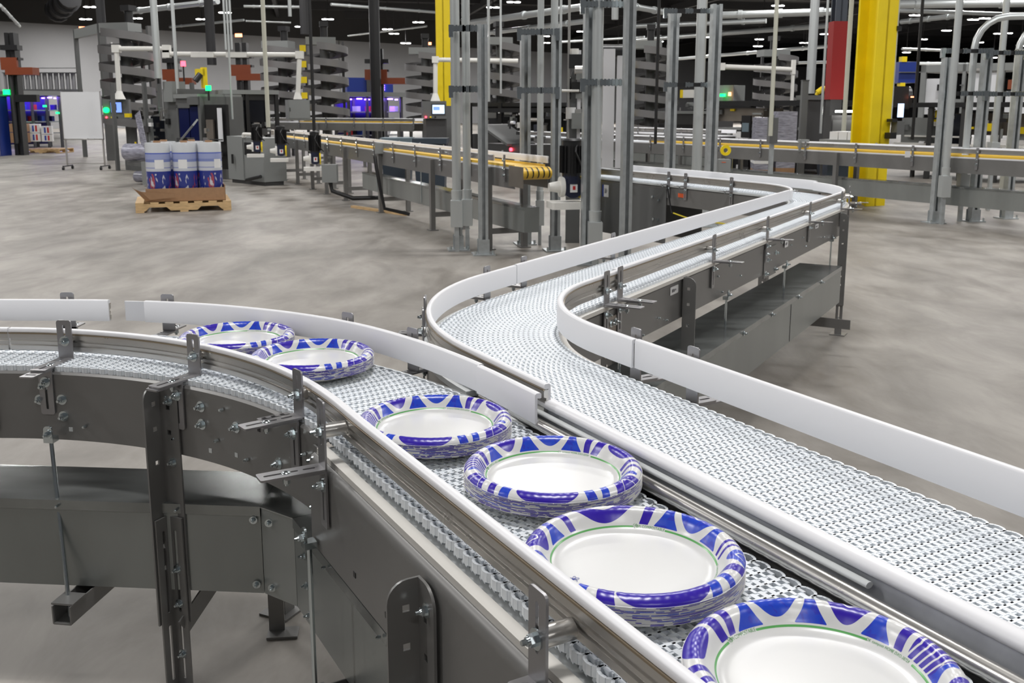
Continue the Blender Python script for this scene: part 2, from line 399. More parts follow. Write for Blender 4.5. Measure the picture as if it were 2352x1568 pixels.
def rod(path, s, side, off, root, z0, z1, bar=True, depth=.34, lean=None):
    P, N, h = path.at(s); n = N * side; n3 = Vector((n.x, n.y, 0)); t = Vector((math.cos(h), math.sin(h), 0)); o = Vector((P.x, P.y, 0)) + n3 * off
    ob = o if lean is None else Vector((lean[0], lean[1], 0)); top = o; mb = MB().cyl(ob + Vector((0, 0, z0 - .04)), o + Vector((0, 0, z1)), .0045, 10); r = mb.build('hanger_rod', 'zinc', root)
    mb = MB().prism(rrect(-.010, .010, 0, .034, .009, 5, (1, 1, 0, 0)), [rrect(-.0035, .0035, .006, .013, .003, 3)], .004, frame4(o + Vector((0, 0, z1 - .006)) + n3 * .006, t, Vector((0, 0, 1)), n3))
    mb.box(o + Vector((0, 0, z1 - .004)), (.022, .022, .012), h); mb.build('beam_clamp', 'zinc', r)
    bolt(r, o + Vector((0, 0, z1 + .010)) + n3 * .010, n)
    if bar:
        o = ob; mb = MB(); c = o - n3 * (depth / 2 - .03) + Vector((0, 0, z0 - .010)); a = math.atan2(n.y, n.x)
        for dy, dz, sy, sz in ((-.02, 0, .003, .04), (.02, 0, .003, .04), (0, -.02, .04, .003)):
            mb.add(*boxdata((depth, sy, sz)), Matrix.Translation(c + Vector((0, 0, dz))) @ Matrix.Rotation(a, 4, 'Z') @ Matrix.Translation((0, dy, 0)))
        mb.add(*boxdata((.05, .05, .004)), Matrix.Translation(o + Vector((0, 0, z0 + .013))) @ Matrix.Rotation(a, 4, 'Z'))
        mb.build('channel_crossbar', 'frame', root)
    return r
def boxdata(d):
    x, y, z = d[0] / 2, d[1] / 2, d[2] / 2
    return [(a, b, e) for a in (-x, x) for b in (-y, y) for e in (-z, z)], [(0, 1, 3, 2), (4, 6, 7, 5), (0, 4, 5, 1), (2, 3, 7, 6), (0, 2, 6, 4), (1, 5, 7, 3)]

M_['ductlid'] = mat('glossy_galvanised_lid', (.30, .315, .31), .2, .75, noise=.25, nscale=5, stretch=(1, 3, 1), rvar=.10)
def duct_box(root, P0, P1, w, side_n, z0, z1, name='return_housing', lidlip=.022, seams=(), m='duct'):
    """sheet metal trough with an overhanging lid; P0-P1 is its front face line, side_n points to the back"""
    P0 = Vector((P0[0], P0[1], 0)); P1 = Vector((P1[0], P1[1], 0)); n = Vector((side_n[0], side_n[1], 0)).normalized()
    def hexa(a, b, c, d, z0, z1, mb):
        k = [Vector((q.x, q.y, z)) for z in (z0, z1) for q in (a, b, c, d)]
        mb.add(k, [(3, 2, 1, 0), (4, 5, 6, 7), (0, 1, 5, 4), (1, 2, 6, 5), (2, 3, 7, 6), (3, 0, 4, 7)])
    mb = MB(); hexa(P0, P1, P1 + n * w, P0 + n * w, z0, z1 - .003, mb); body = mb.build(name, m, root)
    mb = MB(); e = .003; d = (P1 - P0).normalized() * .001
    hexa(P0 - n * e - d, P1 - n * e + d, P1 + n * (w + e) + d, P0 + n * (w + e) - d, z1 - .0025, z1, mb)
    hexa(P0 - n * e, P1 - n * e, P1 - n * .0002, P0 - n * .0002, z1 - lidlip, z1 - .0025, mb); mb.build('housing_lid', 'ductlid', root)
    for s in seams:
        q = P0.lerp(P1, s); mb = MB().box((q.x - n.x * .0008, q.y - n.y * .0008, (z0 + z1) / 2 - .012), (.003, .0016, z1 - z0 - .03), math.atan2((P1 - P0).y, (P1 - P0).x)); mb.build('panel_seam', 'black', root)
    return body

# ================================================================== near conveyor (A)
rootA = thing('belt_conveyor', 'dark grey steel conveyor with white chain belt carrying the stacks of blue patterned plates', 'conveyor', (-.161, 1.662, 0))
zb = BZ
sA_end = pathA.s[-1]
modular_belt(pathA, 1.0, sA_end, BZ, HW, parent=rootA)
strip(pathA, 0, sA_end, rootA, 1, -HW + .006, HW - .006, BZ - .020, BZ - .0085, 'bed', 'slider_bed')
# near side (right of travel)
sj = sA2 - .06
side_frame(pathA, sA1 - .06, sj + .01, rootA, -1, .166, BZ - .165, BZ - .010)
side_frame(pathA, 0, sA1 - .02, rootA, -1, .171, BZ - .155, BZ - .024, m='plate', name='splice_panel', lip=False)
strip(pathA, 0, sA1 - .05, rootA, -1, .150, .178, BZ - .022, BZ - .008, 'wear', 'wear_strip')
# straight part: frame with rolled top edge set a little further out, ivory wear strip beside the belt edge
pr = [(.176, BZ - .034), (.181, BZ - .033), (.186, BZ - .036), (.190, BZ - .044), (.191, BZ - .052), (.191, BZ - .20), (.187, BZ - .20), (.187, BZ - .052), (.185, BZ - .044), (.180, BZ - .038), (.176, BZ - .038)]
MB().sweep([(-o, z) for o, z in pr], pathA.pts(sj, sA_end)).build('side_frame', 'frame', rootA, 40)
strip(pathA, sj + .01, sA_end, rootA, -1, .161, .179, BZ - .034, BZ - .023, 'wear', 'wear_strip')
strip(pathA, sj + .01, sA_end, rootA, -1, .138, .160, BZ - .040, BZ - .026, 'wearg', 'wear_strip')
# edge links hanging under the near edge of the belt
mb = MB(); s = 1.0
while s < sA_end - .05:
    P, N, h = pathA.at(s)
    for ds, hh in ((-.006, .013), (.004, .010)):
        c = P - N * (HW - .004) + Vector((math.cos(h), math.sin(h))) * ds
        mb.add(*boxdata((.0055, .008, .014)), Matrix.Translation((c.x, c.y, BZ - .015)) @ Matrix.Rotation(h, 4, 'Z') @ Matrix.Rotation(.35, 4, 'Y'))
    s += .0254
mb.build('belt_edge_link', 'belt', rootA)['kind'] = 'stuff'
# far side
side_frame(pathA, 0, sA_end, rootA, 1, .178, BZ - .165, BZ - .016)
strip(pathA, 0, sA2 + .08, rootA, 1, .1585, .176, BZ - .014, BZ - .006, 'wearg', 'wear_strip')
# rails: near side low steel-backed rail with ivory cap, in two lengths on the left
def smooth_interp(xs, ys):
    def f(s): return sum(float(np.interp(s + d, xs, ys)) for d in (-.12, -.06, 0, .06, .12)) / 5
    return f
exN = smooth_interp([1.3, 1.56, 1.74, 2.0, 2.28, 2.55, 2.75], [.098, .095, .082, .062, .034, .010, 0])
exF = smooth_interp([1.2, 1.8, 2.18, 2.34, 2.50, 2.72], [.068, .061, .046, .030, .008, 0])
def near_rail(a, b):
    g = guard(pathA, a, b, rootA, -1, .138, BZ + .009, BZ + .062, cap=.016, extra=exN)
    return g
near_rail(0, sA1 - .02); near_rail(sA1 - .016, sA_end)
# far side tall guard, with a gap near the left where two lengths end short of each other
sg0 = pathA.near(-1.045, 2.39); sg1 = pathA.near(-1.005, 2.39)
guard(pathA, 0, sg0, rootA, 1, .158, BZ + .018, BZ + .073, extra=exF)
g = guard(pathA, sg1 + .045, pathA.near(-.085, 1.80) , rootA, 1, .158, BZ + .018, BZ + .073, extra=exF)
strip(pathA, sg1, sg1 + .10, rootA, 1, .160 + exF(sg1), .166 + exF(sg1), BZ + .020, BZ + .071, 'guard', 'rail_splice')
sgE = pathA.near(-.015, 1.59)
guard(pathA, pathA.near(-.085, 1.80) + .001, sgE, rootA, 1, .156, BZ + .017, BZ + .072, back=False)
# low far rail on the straight: stainless tube with dented ivory strip on top
sLow1 = pathA.near(.41, 1.02)
P = [(p.x + n.x * .168, p.y + n.y * .168, BZ + .013) for p, n in pathA.pts(sgE - .10, sA_end, .1)]
MB().tube(P, .0105, 14).build('rail_tube', 'steel', rootA)
def bead(path, a, b, side, o, z, r, m, name, root):
    prof = [(side * (o + r * math.cos(2 * math.pi * k / 12)), z + r * .7 * math.sin(2 * math.pi * k / 12)) for k in range(12)]
    return MB().sweep(prof, path.pts(a, b)).build(name, m, root, 60)
bead(pathA, sgE - .10, sLow1, 1, .181, BZ + .028, .0058, 'wearg', 'wear_strip', rootA)
strip(pathA, sgE - .1, sA_end, rootA, 1, .178, .182, BZ - .03, BZ - .002, 'frame', 'side_frame')
# brackets
for (x, y) in ((-1.019, 2.095), (-.649, 2.059)):
    q = pathA.near(x, y); bracket(pathA, q, -1, rootA, zt=BZ + .088, arm=.115, shift=-exN(q))
b1 = bracket(pathA, pathA.near(-.374, 1.738), -1, rootA, zt=BZ + .088, arm=.115, shift=-exN(pathA.near(-.374, 1.738)))
P, N, h = pathA.at(pathA.near(-.374, 1.738)); n3 = Vector((-N.x, -N.y, 0)); t = Vector((math.cos(h), math.sin(h), 0)); o = Vector((P.x, P.y, 0)) + n3 * .168
MB().prism(rrect(-.030, -.0145, 0, .062, .003, 2), [rect(-.027, -.018, .010 + .018 * k, .018 + .018 * k) for k in range(3)], .0035, frame4(o + Vector((0, 0, BZ - .002)), t, n3, Vector((0, 0, 1)))).build('perforated_tab', 'bracket', rootA)
bracket(pathA, pathA.near(-.282, 1.551), -1, rootA, zt=BZ + .088, arm=.11, off=.192, zf=BZ - .040, zarm=BZ - .030, bolt_z=BZ + .034)
bracket(pathA, pathA.near(.112, .965), -1, rootA, zt=BZ + .075, arm=.03, off=.192, zf=BZ - .03, zarm=BZ - .034, low=False, bolt_z=BZ + .020)
for (x, y) in ((-1.16, 2.42), (-.90, 2.40), (-.42, 2.18), (-.255, 2.03)):
    q = pathA.near(x, y); bracket(pathA, q, 1, rootA, zt=BZ + .088, arm=.06, off=.182, zarm=BZ - .008, zf=BZ - .016, shift=exF(q))
# plates with bolts at the two joints of the near side
sp = pathA.near(-1.10, 2.09)
P, N, h = pathA.at(sj - .02)
def joint_plate(path, s, side, root, off, w, z0, z1, bolts_, m='frame', name='joint_plate'):
    P, N, h = path.at(s); n = N * side; n3 = Vector((n.x, n.y, 0)); t = Vector((math.cos(h), math.sin(h), 0)); up = Vector((0, 0, 1)); o = Vector((P.x, P.y, 0)) + n3 * off
    j = MB().prism(rrect(-w / 2, w / 2, 0, z1 - z0, .005, 2), [], .0035, frame4(o + up * z0, t, up, n3)).build(name, m, root)
    for u, v in bolts_: bolt(j, o + n3 * .0035 + t * u + up * (z0 + v), n, 1.15)
    return j
joint_plate(pathA, sj - .005, -1, rootA, .168, .062, BZ - .178, BZ - .030, [(-.012, .125), (.012, .138), (-.008, .040), (.012, .012)])
joint_plate(pathA, sA1 - .09, -1, rootA, .175, .17, BZ - .153, BZ - .026, [(.06, .108), (.066, .018), (-.02, .108), (.0, .018)], m='plate')
for (x, y, dz, me) in ((-.985, 2.095, .060, BOLT), (-.985, 2.09, .098, BOLT), (-.93, 2.09, .118, SCREW), (-.71, 2.01, .028, SCREW), (-.70, 2.0, .118, SCREW), (-.62, 1.97, .036, BOLT), (-.62, 1.97, .074, BOLT),
                       (-.575, 1.95, .10, SCREW), (-.56, 1.93, .03, SCREW), (-.53, 1.90, .06, BOLT), (-.50, 1.88, .12, SCREW), (-.44, 1.82, .035, SCREW), (-.42, 1.80, .10, BOLT), (-.36, 1.7, .05, SCREW), (-.335, 1.66, .06, SCREW), (-1.04, 2.09, .062, BOLT), (-1.03, 2.09, .03, BOLT)):
    s = pathA.near(x, y); P, N, h = pathA.at(s); bolt(rootA, (P.x - N.x * .166, P.y - N.y * .166, BZ - .012 - dz), -N, 1.15 if me is BOLT else 1, me)
# square punched holes of the frame (dark recesses)
mb = MB(); mw = MB()
for (x, y, dz, w) in ((-.97, 2.09, .140, 1), (-.60, 1.96, .140, 1), (-.53, 1.91, .132, 1), (-.47, 1.85, .060, 0), (-.33, 1.66, .135, 0), (-.20, 1.45, .165, 0), (-.14, 1.33, .170, 0), (-.10, 1.20, .165, 0)):
    s = pathA.near(x, y); P, N, h = pathA.at(s); of = .1665 if s < sj else .1915
    MB().add(*boxdata((.009, .0012, .009)), Matrix.Translation((P.x - N.x * of, P.y - N.y * of, BZ - dz)) @ Matrix.Rotation(h, 4, 'Z')).build('punched_hole', 'wearg' if w else 'black', rootA)

# legs
s1 = pathA.near(-.728, 1.94) - .038; angle_leg(pathA, s1, -1, rootA, .170, BZ - .012)
s2 = pathA.near(-.105, 1.19); angle_leg(pathA, s2, -1, rootA, .196, BZ - .045, fl=1)
lb = angle_leg(pathA, pathA.near(-.60, 2.26), 1, rootA, .182, BZ - .012, bolts=False, fl=-1)
angle_leg(pathA, pathA.near(.25, 1.35), 1, rootA, .186, BZ - .02, bolts=False, fl=-1)
# floor foot seen at the far end of the diagonal strap
mb = MB(); mb.box((-.585, 2.225, .14), (.038, .005, .28), .1); mb.box((-.568, 2.215, .004), (.075, .05, .006), .1); mb.build('support_foot', 'frame', rootA)
Pl, Nl, hl = pathA.at(s1); a0 = Vector((Pl.x - Nl.x * .185 + .03, Pl.y - Nl.y * .185 - .01, .165)); a1 = Vector((-.60, 2.20, .335))
q = (a1 - a0); MB().add(*boxdata((q.length, .004, .045)), Matrix.Translation((a0 + a1) / 2) @ q.to_track_quat('X', 'Z').to_matrix().to_4x4()).build('diagonal_strap', 'frame', rootA)
# return housing
duct_box(rootA, (-2.6, 2.12), (-.537, 1.951), .19, (0, 1), .25, .45)
def hexq(q, z0, z1): return MB().add([(x, y, z) for z in (z0, z1) for x, y in q], [(3, 2, 1, 0), (4, 5, 6, 7), (0, 1, 5, 4), (1, 2, 6, 5), (2, 3, 7, 6), (3, 0, 4, 7)])
wq = [(-.5355, 1.9505), (-.453, 1.893), (-.2785, 1.990), (-.5355, 2.140)]; hexq(wq, .25, .4465).build('return_housing', 'duct', rootA)
hexq([(-.5355, 1.9475), (-.4545, 1.890), (-.276, 1.990), (-.5355, 2.143)], .447, .45).build('housing_lid', 'ductlid', rootA)
dA = Vector((math.cos(-R(61)), math.sin(-R(61)))); q0 = Vector((-.452, 1.892)); duct_box(rootA, q0, q0 + dA * 1.8, .20, (.875, .485), .25, .45)
hs = [(-1.30, 0, .425, 0), (-.985, 0, .437, 0), (-.72, 0, .437, 0), (-.552, 0, .42, 0), (-.552, 0, .272, 0), (-.515, 0, .42, 1), (-.515, 0, .272, 1)]
for x, _, z, k in hs:
    y = 2.12 + (x + 2.6) / (2.063) * (1.951 - 2.12) - .004 if not k else 1.951 + (x + .535) / .08 * -.056 - .004
    bolt(rootA, (x, y, z), (0, -1), .85, SCREW if z > .43 else BOLT)
for d, z in ((.08, .40), (.10, .28), (.22, .437), (.50, .437), (.09, .34)):
    q = q0 + dA * d; bolt(rootA, (q.x - .875 * .004, q.y - .485 * .004, z), (-.875, -.485), .85, SCREW if z > .43 else BOLT)
rod(pathA, pathA.near(-1.01, 2.03), -1, .195, rootA, .235, BZ - .150, lean=(-.952, 1.930))
P = rod(pathA, pathA.near(-.33, 1.60), -1, .205, rootA, .235, BZ - .185)
rod(pathA, pathA.near(-.86, 2.36), 1, .172, rootA, .45, BZ - .16, bar=False)

# ================================================================== far conveyor (B)
rootB = thing('belt_conveyor', 'empty white chain belt conveyor snaking from the lower right to the far end', 'conveyor', (pE.x, pE.y, 0))
modular_belt(pathB, .2, sB3 + .2, BZ, HW, parent=rootB)
modular_belt(pathB, sB3 + .2, sB5 - .05, BZ, HW, links=12, parent=rootB)
strip(pathB, 0, sB5 - .05, rootB, 1, -HW + .006, HW - .006, BZ - .020, BZ - .0085, 'bed', 'slider_bed')
for sd in (1, -1):
    side_frame(pathB, 0 if sd > 0 else sB1 - .02, sB5, rootB, sd, .170, BZ - .160, BZ - .022)
    strip(pathB, sB1 - .02, sB5, rootB, sd, .150, .178, BZ - .020, BZ - .008, 'wearg' if sd > 0 else 'wear', 'wear_strip')
side_frame(pathB, 0, sB1 - .02, rootB, -1, .142, BZ - .165, BZ - .026)
# left guard along the far straight and round the first bend, ending over the near conveyor
sL0 = pathB.near(.0, 1.62); sL1 = pathB.near(.02, 2.98)
guard(pathB, sL0, sL1, rootB, 1, .156, BZ + .022, BZ + .080)
guard(pathB, sL1 + .0015, sB3 + .05, rootB, 1, .154, BZ + .022, BZ + .082)
guard(pathB, sB3 + .052, sB5 - .1, rootB, 1, .154, BZ + .020, BZ + .075, cap=.016)
# right guard
sR1 = pathB.near(.27, 1.98)
guard(pathB, 0, sR1, rootB, -1, .160, BZ + .024, BZ + .085)
guard(pathB, sR1 + .001, sB2 + .25, rootB, -1, .154, BZ + .024, BZ + .085, cap=.016)
guard(pathB, sB2 + .258, sB3 + .75, rootB, -1, .132, BZ + .026, BZ + .082, cap=.018)
guard(pathB, sB3 + .752, sB5 - .1, rootB, -1, .154, BZ + .026, BZ + .088)
# near side of the near straight: white bead on a slate-coloured backing plate
sN = pathB.near(.03, 1.60)
prof = [(.142, BZ + .046), (.150, BZ + .050), (.160, BZ + .050), (.167, BZ + .047), (.170, BZ + .041), (.168, BZ + .036), (.158, BZ + .034), (.142, BZ + .034)]
MB().sweep(prof, pathB.pts(0, sN + .12)).build('guide_rail', 'guard', rootB, 60)
nb = strip(pathB, 0, sN + .12, rootB, 1, .158, .162, BZ - .016, BZ + .035, 'slate', 'rail_backing_plate')
mb = MB()
for k in range(9):
    P, N, h = pathB.at(2.05 - k * .155)
    for ds, w in ((0, .055), (.045, .010)):
        c = P + N * .1635 + Vector((math.cos(h), math.sin(h))) * ds
        MB().add(*boxdata((w, .003, .014)), Matrix.Translation((c.x, c.y, BZ - .012)) @ Matrix.Rotation(h, 4, 'Z')).build('backing_slot', 'steel', rootB)
# brackets right side
for k, (x, y) in enumerate(((.253, 2.783), (.355, 2.835), (.743, 3.612), (1.116, 4.236), (1.51, 4.908), (1.883, 5.567), (1.99, 5.95))):
    bracket(pathB, pathB.near(x, y), -1, rootB, zt=BZ + .098, arm=.115, off=.172 if k != 6 else .174, zf=BZ - .012, bolts=True)
for (x, y) in ((.268, 2.006), (.379, 1.853)):
    bracket(pathB, pathB.near(x, y), -1, rootB, zt=BZ + .102, arm=.05, off=.178, zarm=BZ - .012, low=True, bolts=k == 0)
for (x, y) in ((-.205, 2.40), (-.19, 2.25), (-.065, 2.866), (.054, 3.058), (.40, 3.66)):
    bracket(pathB, pathB.near(x, y), 1, rootB, zt=BZ + .096, arm=.07, off=.174, low=True)
for d in (.12, .62, .82, 1.32):
    bracket(pathB, sB4 + 1.55 - d, 1, rootB, zt=BZ + .094, arm=.10, off=.174)
for d in (.2, 1.0): bracket(pathB, sB3 + d, -1, rootB, zt=BZ + .07, arm=.07, off=.176)
# legs, rods, housing
angle_leg(pathB, pathB.near(.663, 3.287), -1, rootB, .176, BZ - .015, fl=1)
angle_leg(pathB, pathB.near(1.885, 5.424) + .04, -1, rootB, .190, BZ - .02, fl=1)
for (x, y) in ((.35, 3.7), (1.4, 5.6)): angle_leg(pathB, pathB.near(x, y), 1, rootB, .176, BZ - .02, bolts=False)
angle_leg(pathB, pathB.near(.50, 1.85), -1, rootB, .176, BZ - .16, bolts=False)
angle_leg(pathB, pathB.near(.15, 1.30), 1, rootB, .176, BZ - .16, bolts=False)
for (x, y, o) in ((.85, 3.70, .19), (1.297, 4.45, .19), (1.80, 5.40, .17)):
    rod(pathB, pathB.near(x, y), -1, o, rootB, .235, BZ - .16)
rod(pathB, pathB.near(.427, 2.95), -1, .12, rootB, .44, BZ - .16, bar=False)
d2 = Vector((math.cos(h2), math.sin(h2))); m2 = Vector((-.866, .5)); q0 = m2 * 1.052 + d2 * (Vector((.619, 3.162)).dot(d2) - .45)
q1 = m2 * 1.052 + d2 * (Vector((1.768, 5.17)).dot(d2) + .02)
duct_box(rootB, q0, q1, .22, m2, .25, .45, seams=(.62,))
LL = (q1 - q0).length
for d in (1.0, 1.4, 1.85, 2.3):
    q = q0 + d2 * d - m2 * .004; bolt(rootB, (q.x, q.y, .436), -m2, 1., BOLT)
dN = Vector((math.cos(hB), math.sin(hB))); nN = Vector((-math.sin(hB), math.cos(hB)))
qa = startB - nN * .14; duct_box(rootB, qa + dN * 2.0, qa, .26, nN, .25, .45)
MB().prism(rect(0, .55, 0, .05), [], .004, frame4(Vector((*(q1 - d2 * .30 - m2 * .12), .17)), Vector((m2.x, m2.y, 0)), Vector((0, 0, 1)), Vector((d2.x, d2.y, 0)))).build('cross_strap', 'frame', rootB)
# joint plates and label stickers on the right side frame
joint_plate(pathB, pathB.near(1.16, 4.30), -1, rootB, .171, .20, BZ - .178, BZ - .045, [(-.08, .11), (-.07, .02), (.085, .095), (.08, .02), (-.05, .08)])
joint_plate(pathB, pathB.near(.30, 2.80), -1, rootB, .171, .08, BZ - .165, BZ - .045, [(.03, .10), (.0, .10)], m='plate')
def sticker(path, s, side, off, z, w, hgt, root, marks=True, m='paper', name='label_sticker'):
    P, N, h = path.at(s); n = N * side; n3 = Vector((n.x, n.y, 0)); t = Vector((math.cos(h), math.sin(h), 0)) * (1 if side < 0 else -1); up = Vector((0, 0, 1)); o = Vector((P.x, P.y, z)) + n3 * off
    k = MB().prism(rrect(-w / 2, w / 2, -hgt / 2, hgt / 2, .003, 2), [], .0008, frame4(o, t, up, n3)).build(name, m, root)
    if marks:
        mb = MB(); rnd = random.Random(int(s * 100))
        for c in range(3): mb.prism(rect(-w * .30 + c * w * .13, -w * .30 + c * w * .13 + w * .08, -hgt * .2, hgt * (.1 + .12 * rnd.random())), [], .0004, frame4(o + n3 * .0008, t, up, n3))
        mb.prism(rect(w * .12, w * .2, -hgt * .1, hgt * .12), [], .0004, frame4(o + n3 * .0008, t, up, n3)); mb.build('label_print', 'ink', k)
    return k
sticker(pathB, pathB.near(.63, 3.22), -1, .171, BZ - .050, .075, .028, rootB)
sticker(pathB, pathB.near(1.30, 4.52), -1, .1755, BZ - .062, .06, .034, rootB)
sticker(pathB, pathB.near(1.62, 5.06), -1, .171, BZ - .045, .07, .022, rootB)
for (x, y, dz) in ((.45, 3.0, .13), (.55, 3.1, .10), (.80, 3.65, .05), (.83, 3.7, .12), (.95, 3.9, .09), (1.35, 4.6, .06), (1.45, 4.8, .05), (1.5, 4.85, .10), (1.7, 5.2, .1), (.6, 3.15, .12)):
    s = pathB.near(x, y); P, N, h = pathB.at(s); bolt(rootB, (P.x - N.x * .170, P.y - N.y * .170, BZ - .02 - dz), -N, 1, SCREW)
# deep drive housing at the far left end of the conveyor
sD0 = pathB.near(1.05, 7.35)
P, N, h = pathB.at(sD0); t = Vector((math.cos(h), math.sin(h), 0)); n3 = Vector((N.x, N.y, 0)); up = Vector((0, 0, 1))
MB().prism(rrect(0, 1.08, 0, .42, .01, 2), [], .005, frame4(Vector((P.x, P.y, BZ - .46)) + n3 * .176, t, up, n3)).build('drive_housing', 'grey', rootB)
MB().prism(rect(0, 1.08, 0, .42), [], .005, frame4(Vector((P.x, P.y, BZ - .46)) - n3 * .18, t, up, n3)).build('drive_housing', 'grey', rootB)
mb = MB()
for u, v in ((.08, .33), (.16, .35), (.08, .18), (.14, .18), (.98, .36), (1.0, .1)): MB().cyl(Vector((P.x, P.y, BZ - .46)) + n3 * .181 + t * u + up * v, Vector((P.x, P.y, BZ - .46)) + n3 * .195 + t * u + up * v, .010, 8).build('bolt', 'zinc', rootB)
k = sticker(pathB, sD0 - .18, 1, .176, BZ - .075, .085, .03, rootB, False, 'lorange')
k = sticker(pathB, sD0 + .80, 1, .183, BZ - .11, .07, .10, rootB, True, 'paper'); sticker(pathB, sD0 + .845, 1, .1845, BZ - .11, .022, .10, rootB, False, 'lblue')
sticker(pathB, sD0 + .10, 1, .183, BZ - .42, .05, .05, rootB, False, 'paper')
# yellow sensor cable clipped under the frame
pts = []
for k in range(12):
    P, N, h = pathB.at(sD0 - .12 - k * .07); pts.append((P.x + N.x * .20, P.y + N.y * .20, BZ - .21 - .012 * math.sin(k * .5) - k * .004))
MB().tube(pts, .0055, 8).build('sensor_cable', 'ycable', rootB)
pts = []
for k in range(8):
    P, N, h = pathB.at(sD0 - .03 - .012 * k); pts.append((P.x + N.x * .20, P.y + N.y * .20, BZ - .0 - .19 * min(1, k / 5) - (.02 if k > 5 else 0)))
MB().tube(pts, .006, 8).build('sensor_cable', 'black', rootB)

# ================================================================== paper plates
PR = .130
PROF = [(.0, .002), (.04, .0018), (.070, .0016), (.084, .0016), (.089, .0022), (.093, .0034), (.096, .0048), (.098, .0062), (.1, .0082), (.102, .0108), (.104, .0138), (.106, .0168), (.108, .0196), (.110, .0219), (.112, .0236), (.114, .0247), (.116, .0254), (.118, .0256), (.120, .0254), (.122, .0248), (.124, .0238), (.126, .0225), (.128, .0206), (.1290, .0193), (.1296, .0180), (.1299, .0168), (.1306, .0166)]
VR0, VR1 = .1005, .1305
def pat(elems, th, v):
    """signed distance (mm) to the printed pattern; th in degrees, v 0 inner .. 1 rim"""
    best = -9.; tone = 0.
    for e in elems:
        k = e[0]; tc = e[1]; d = (th - tc + 180) % 360 - 180; x = d * math.pi / 180 * 115; y = v * 33; f = -9.
        if abs(d) > 50: continue
        if k == 'U':      # filled bowl hanging from the rim, with a white band and a thin upper lens
            hw, bot = e[3], e[4]; c = bot * 33 + (27 - bot * 33) * (x / hw) ** 2; g = math.sqrt(1 + (2 * (27 - bot * 33) * x / hw ** 2) ** 2); u = (y - c) / g
            f = min(u, e[5] - u)
            if len(e) > 6: f = max(f, u - e[6])
        elif k == 'T':    # triangle, apex at the rim
            hw, vb, lean = e[3], e[4], e[5]; yb = vb * 33; xx = x - lean * (y - yb) / 33; q = max(0, min(1.15, (y - yb) / (23 - yb))); side = (hw * (1 - q * .8) - abs(xx)) * .85 - 2.4 * math.sin(min(1, q) * math.pi)
            f = min(side, y - yb, 25 - y)
        elif k == 'S':    # slanted stripe
            w, slant, v0, v1 = e[3], e[4], e[5], e[6]; xx = x - slant * (v - .5) - 1.5 * math.sin(v * 4 + tc); f = min(w / 2 - abs(xx), y - v0 * 33, v1 * 33 - y)
        elif k == 'E':    # lens / crescent
            hw, y0, hh = e[3], e[4] * 33, e[5] * 33; q = math.sqrt((x / hw) ** 2 + ((y - y0 - 2 * math.cos(x / hw * 1.5)) / hh) ** 2); f = (1 - q) * hh
        elif k == 'C':    # chevron stripes
            w = e[3]; ph = x - abs(y - 15) * .45; f = w * .5 - abs(((ph + 30) % (w * 2.1)) - w); f = min(f, e[4] - abs(x), y - 1.5)
        if f > best: best = f; tone = e[2]
    return best, tone
P1 = [('C', 8, 1, 4.4, 22), ('S', 26, 1, 9, 4, .05, 1.1), ('T', 40, 0, 16, .03, 3), ('U', 58, 1, 23, .14, 13, 17), ('T', 77, 0, 17, .03, 0), ('U', 96, 0, 27, .18, 14, 19), ('T', 115, 0, 17, .03, -3), ('S', 129, 1, 9, -3, .05, 1.1), ('S', 139, 1, 13, 7, .0, 1.1), ('E', 161, 1, 27, .62, .36), ('S', 182, 1, 8, 5, .05, 1.1), ('S', 192, 1, 7, 4, .05, 1.1), ('T', 204, 0, 15, .03, 4), ('U', 222, 1, 23, .16, 12, 16),
      ('S', 243, 0, 9, 4, .05, 1.1), ('S', 254, 0, 11, -5, .03, 1.1), ('E', 282, 1, 38, .62, .38), ('S', 309, 0, 12, 4, .03, 1.1), ('S', 321, 1, 9, -4, .05, 1.1), ('U', 338, 1, 17, .25, 7, 11), ('T', 354, 0, 9, .03, 2)]
P2 = [(e[0], -e[1]) + e[2:] for e in P1]
P2 = [(e[:5] + (-e[5],) if e[0] == 'T' else (e[:4] + (-e[4],) + e[5:] if e[0] == 'S' else e)) for e in P2]
P3 = [('U', 103, 1, 44, .08, 12, 25), ('S', 73, 1, 11, -14, .05, 1.1), ('T', 59, 0, 17, .02, -1), ('U', 40, 0, 27, .12, 14, 18), ('T', 20, 0, 17, .02, 5), ('S', 7, 1, 3.5, 9, .0, 1.1), ('S', 1, 1, 3, 9, .0, 1.1), ('U', -11, 0, 15, .35, 7, 11), ('S', -27, 1, 14, 8, .0, 1.1), ('S', -39, 0, 9, -5, .03, 1.1), ('S', -50, 0, 12, -8, .0, 1.1), ('E', -80, 1, 48, .62, .38), ('S', -111, 1, 16, 5, .0, 1.1), ('S', -124, 0, 9, 5, .03, 1.1), ('T', -137, 0, 11, .03, 2), ('S', -150, 0, 9, 4, .05, 1.1), ('S', -162, 1, 8, 3, .05, 1.1), ('S', -172, 0, 8, 3, .05, 1.1), ('T', 150, 0, 17, .02, -3), ('U', 168, 1, 25, .10, 13, 17), ('S', 134, 1, 9, 14, .05, 1.1)]
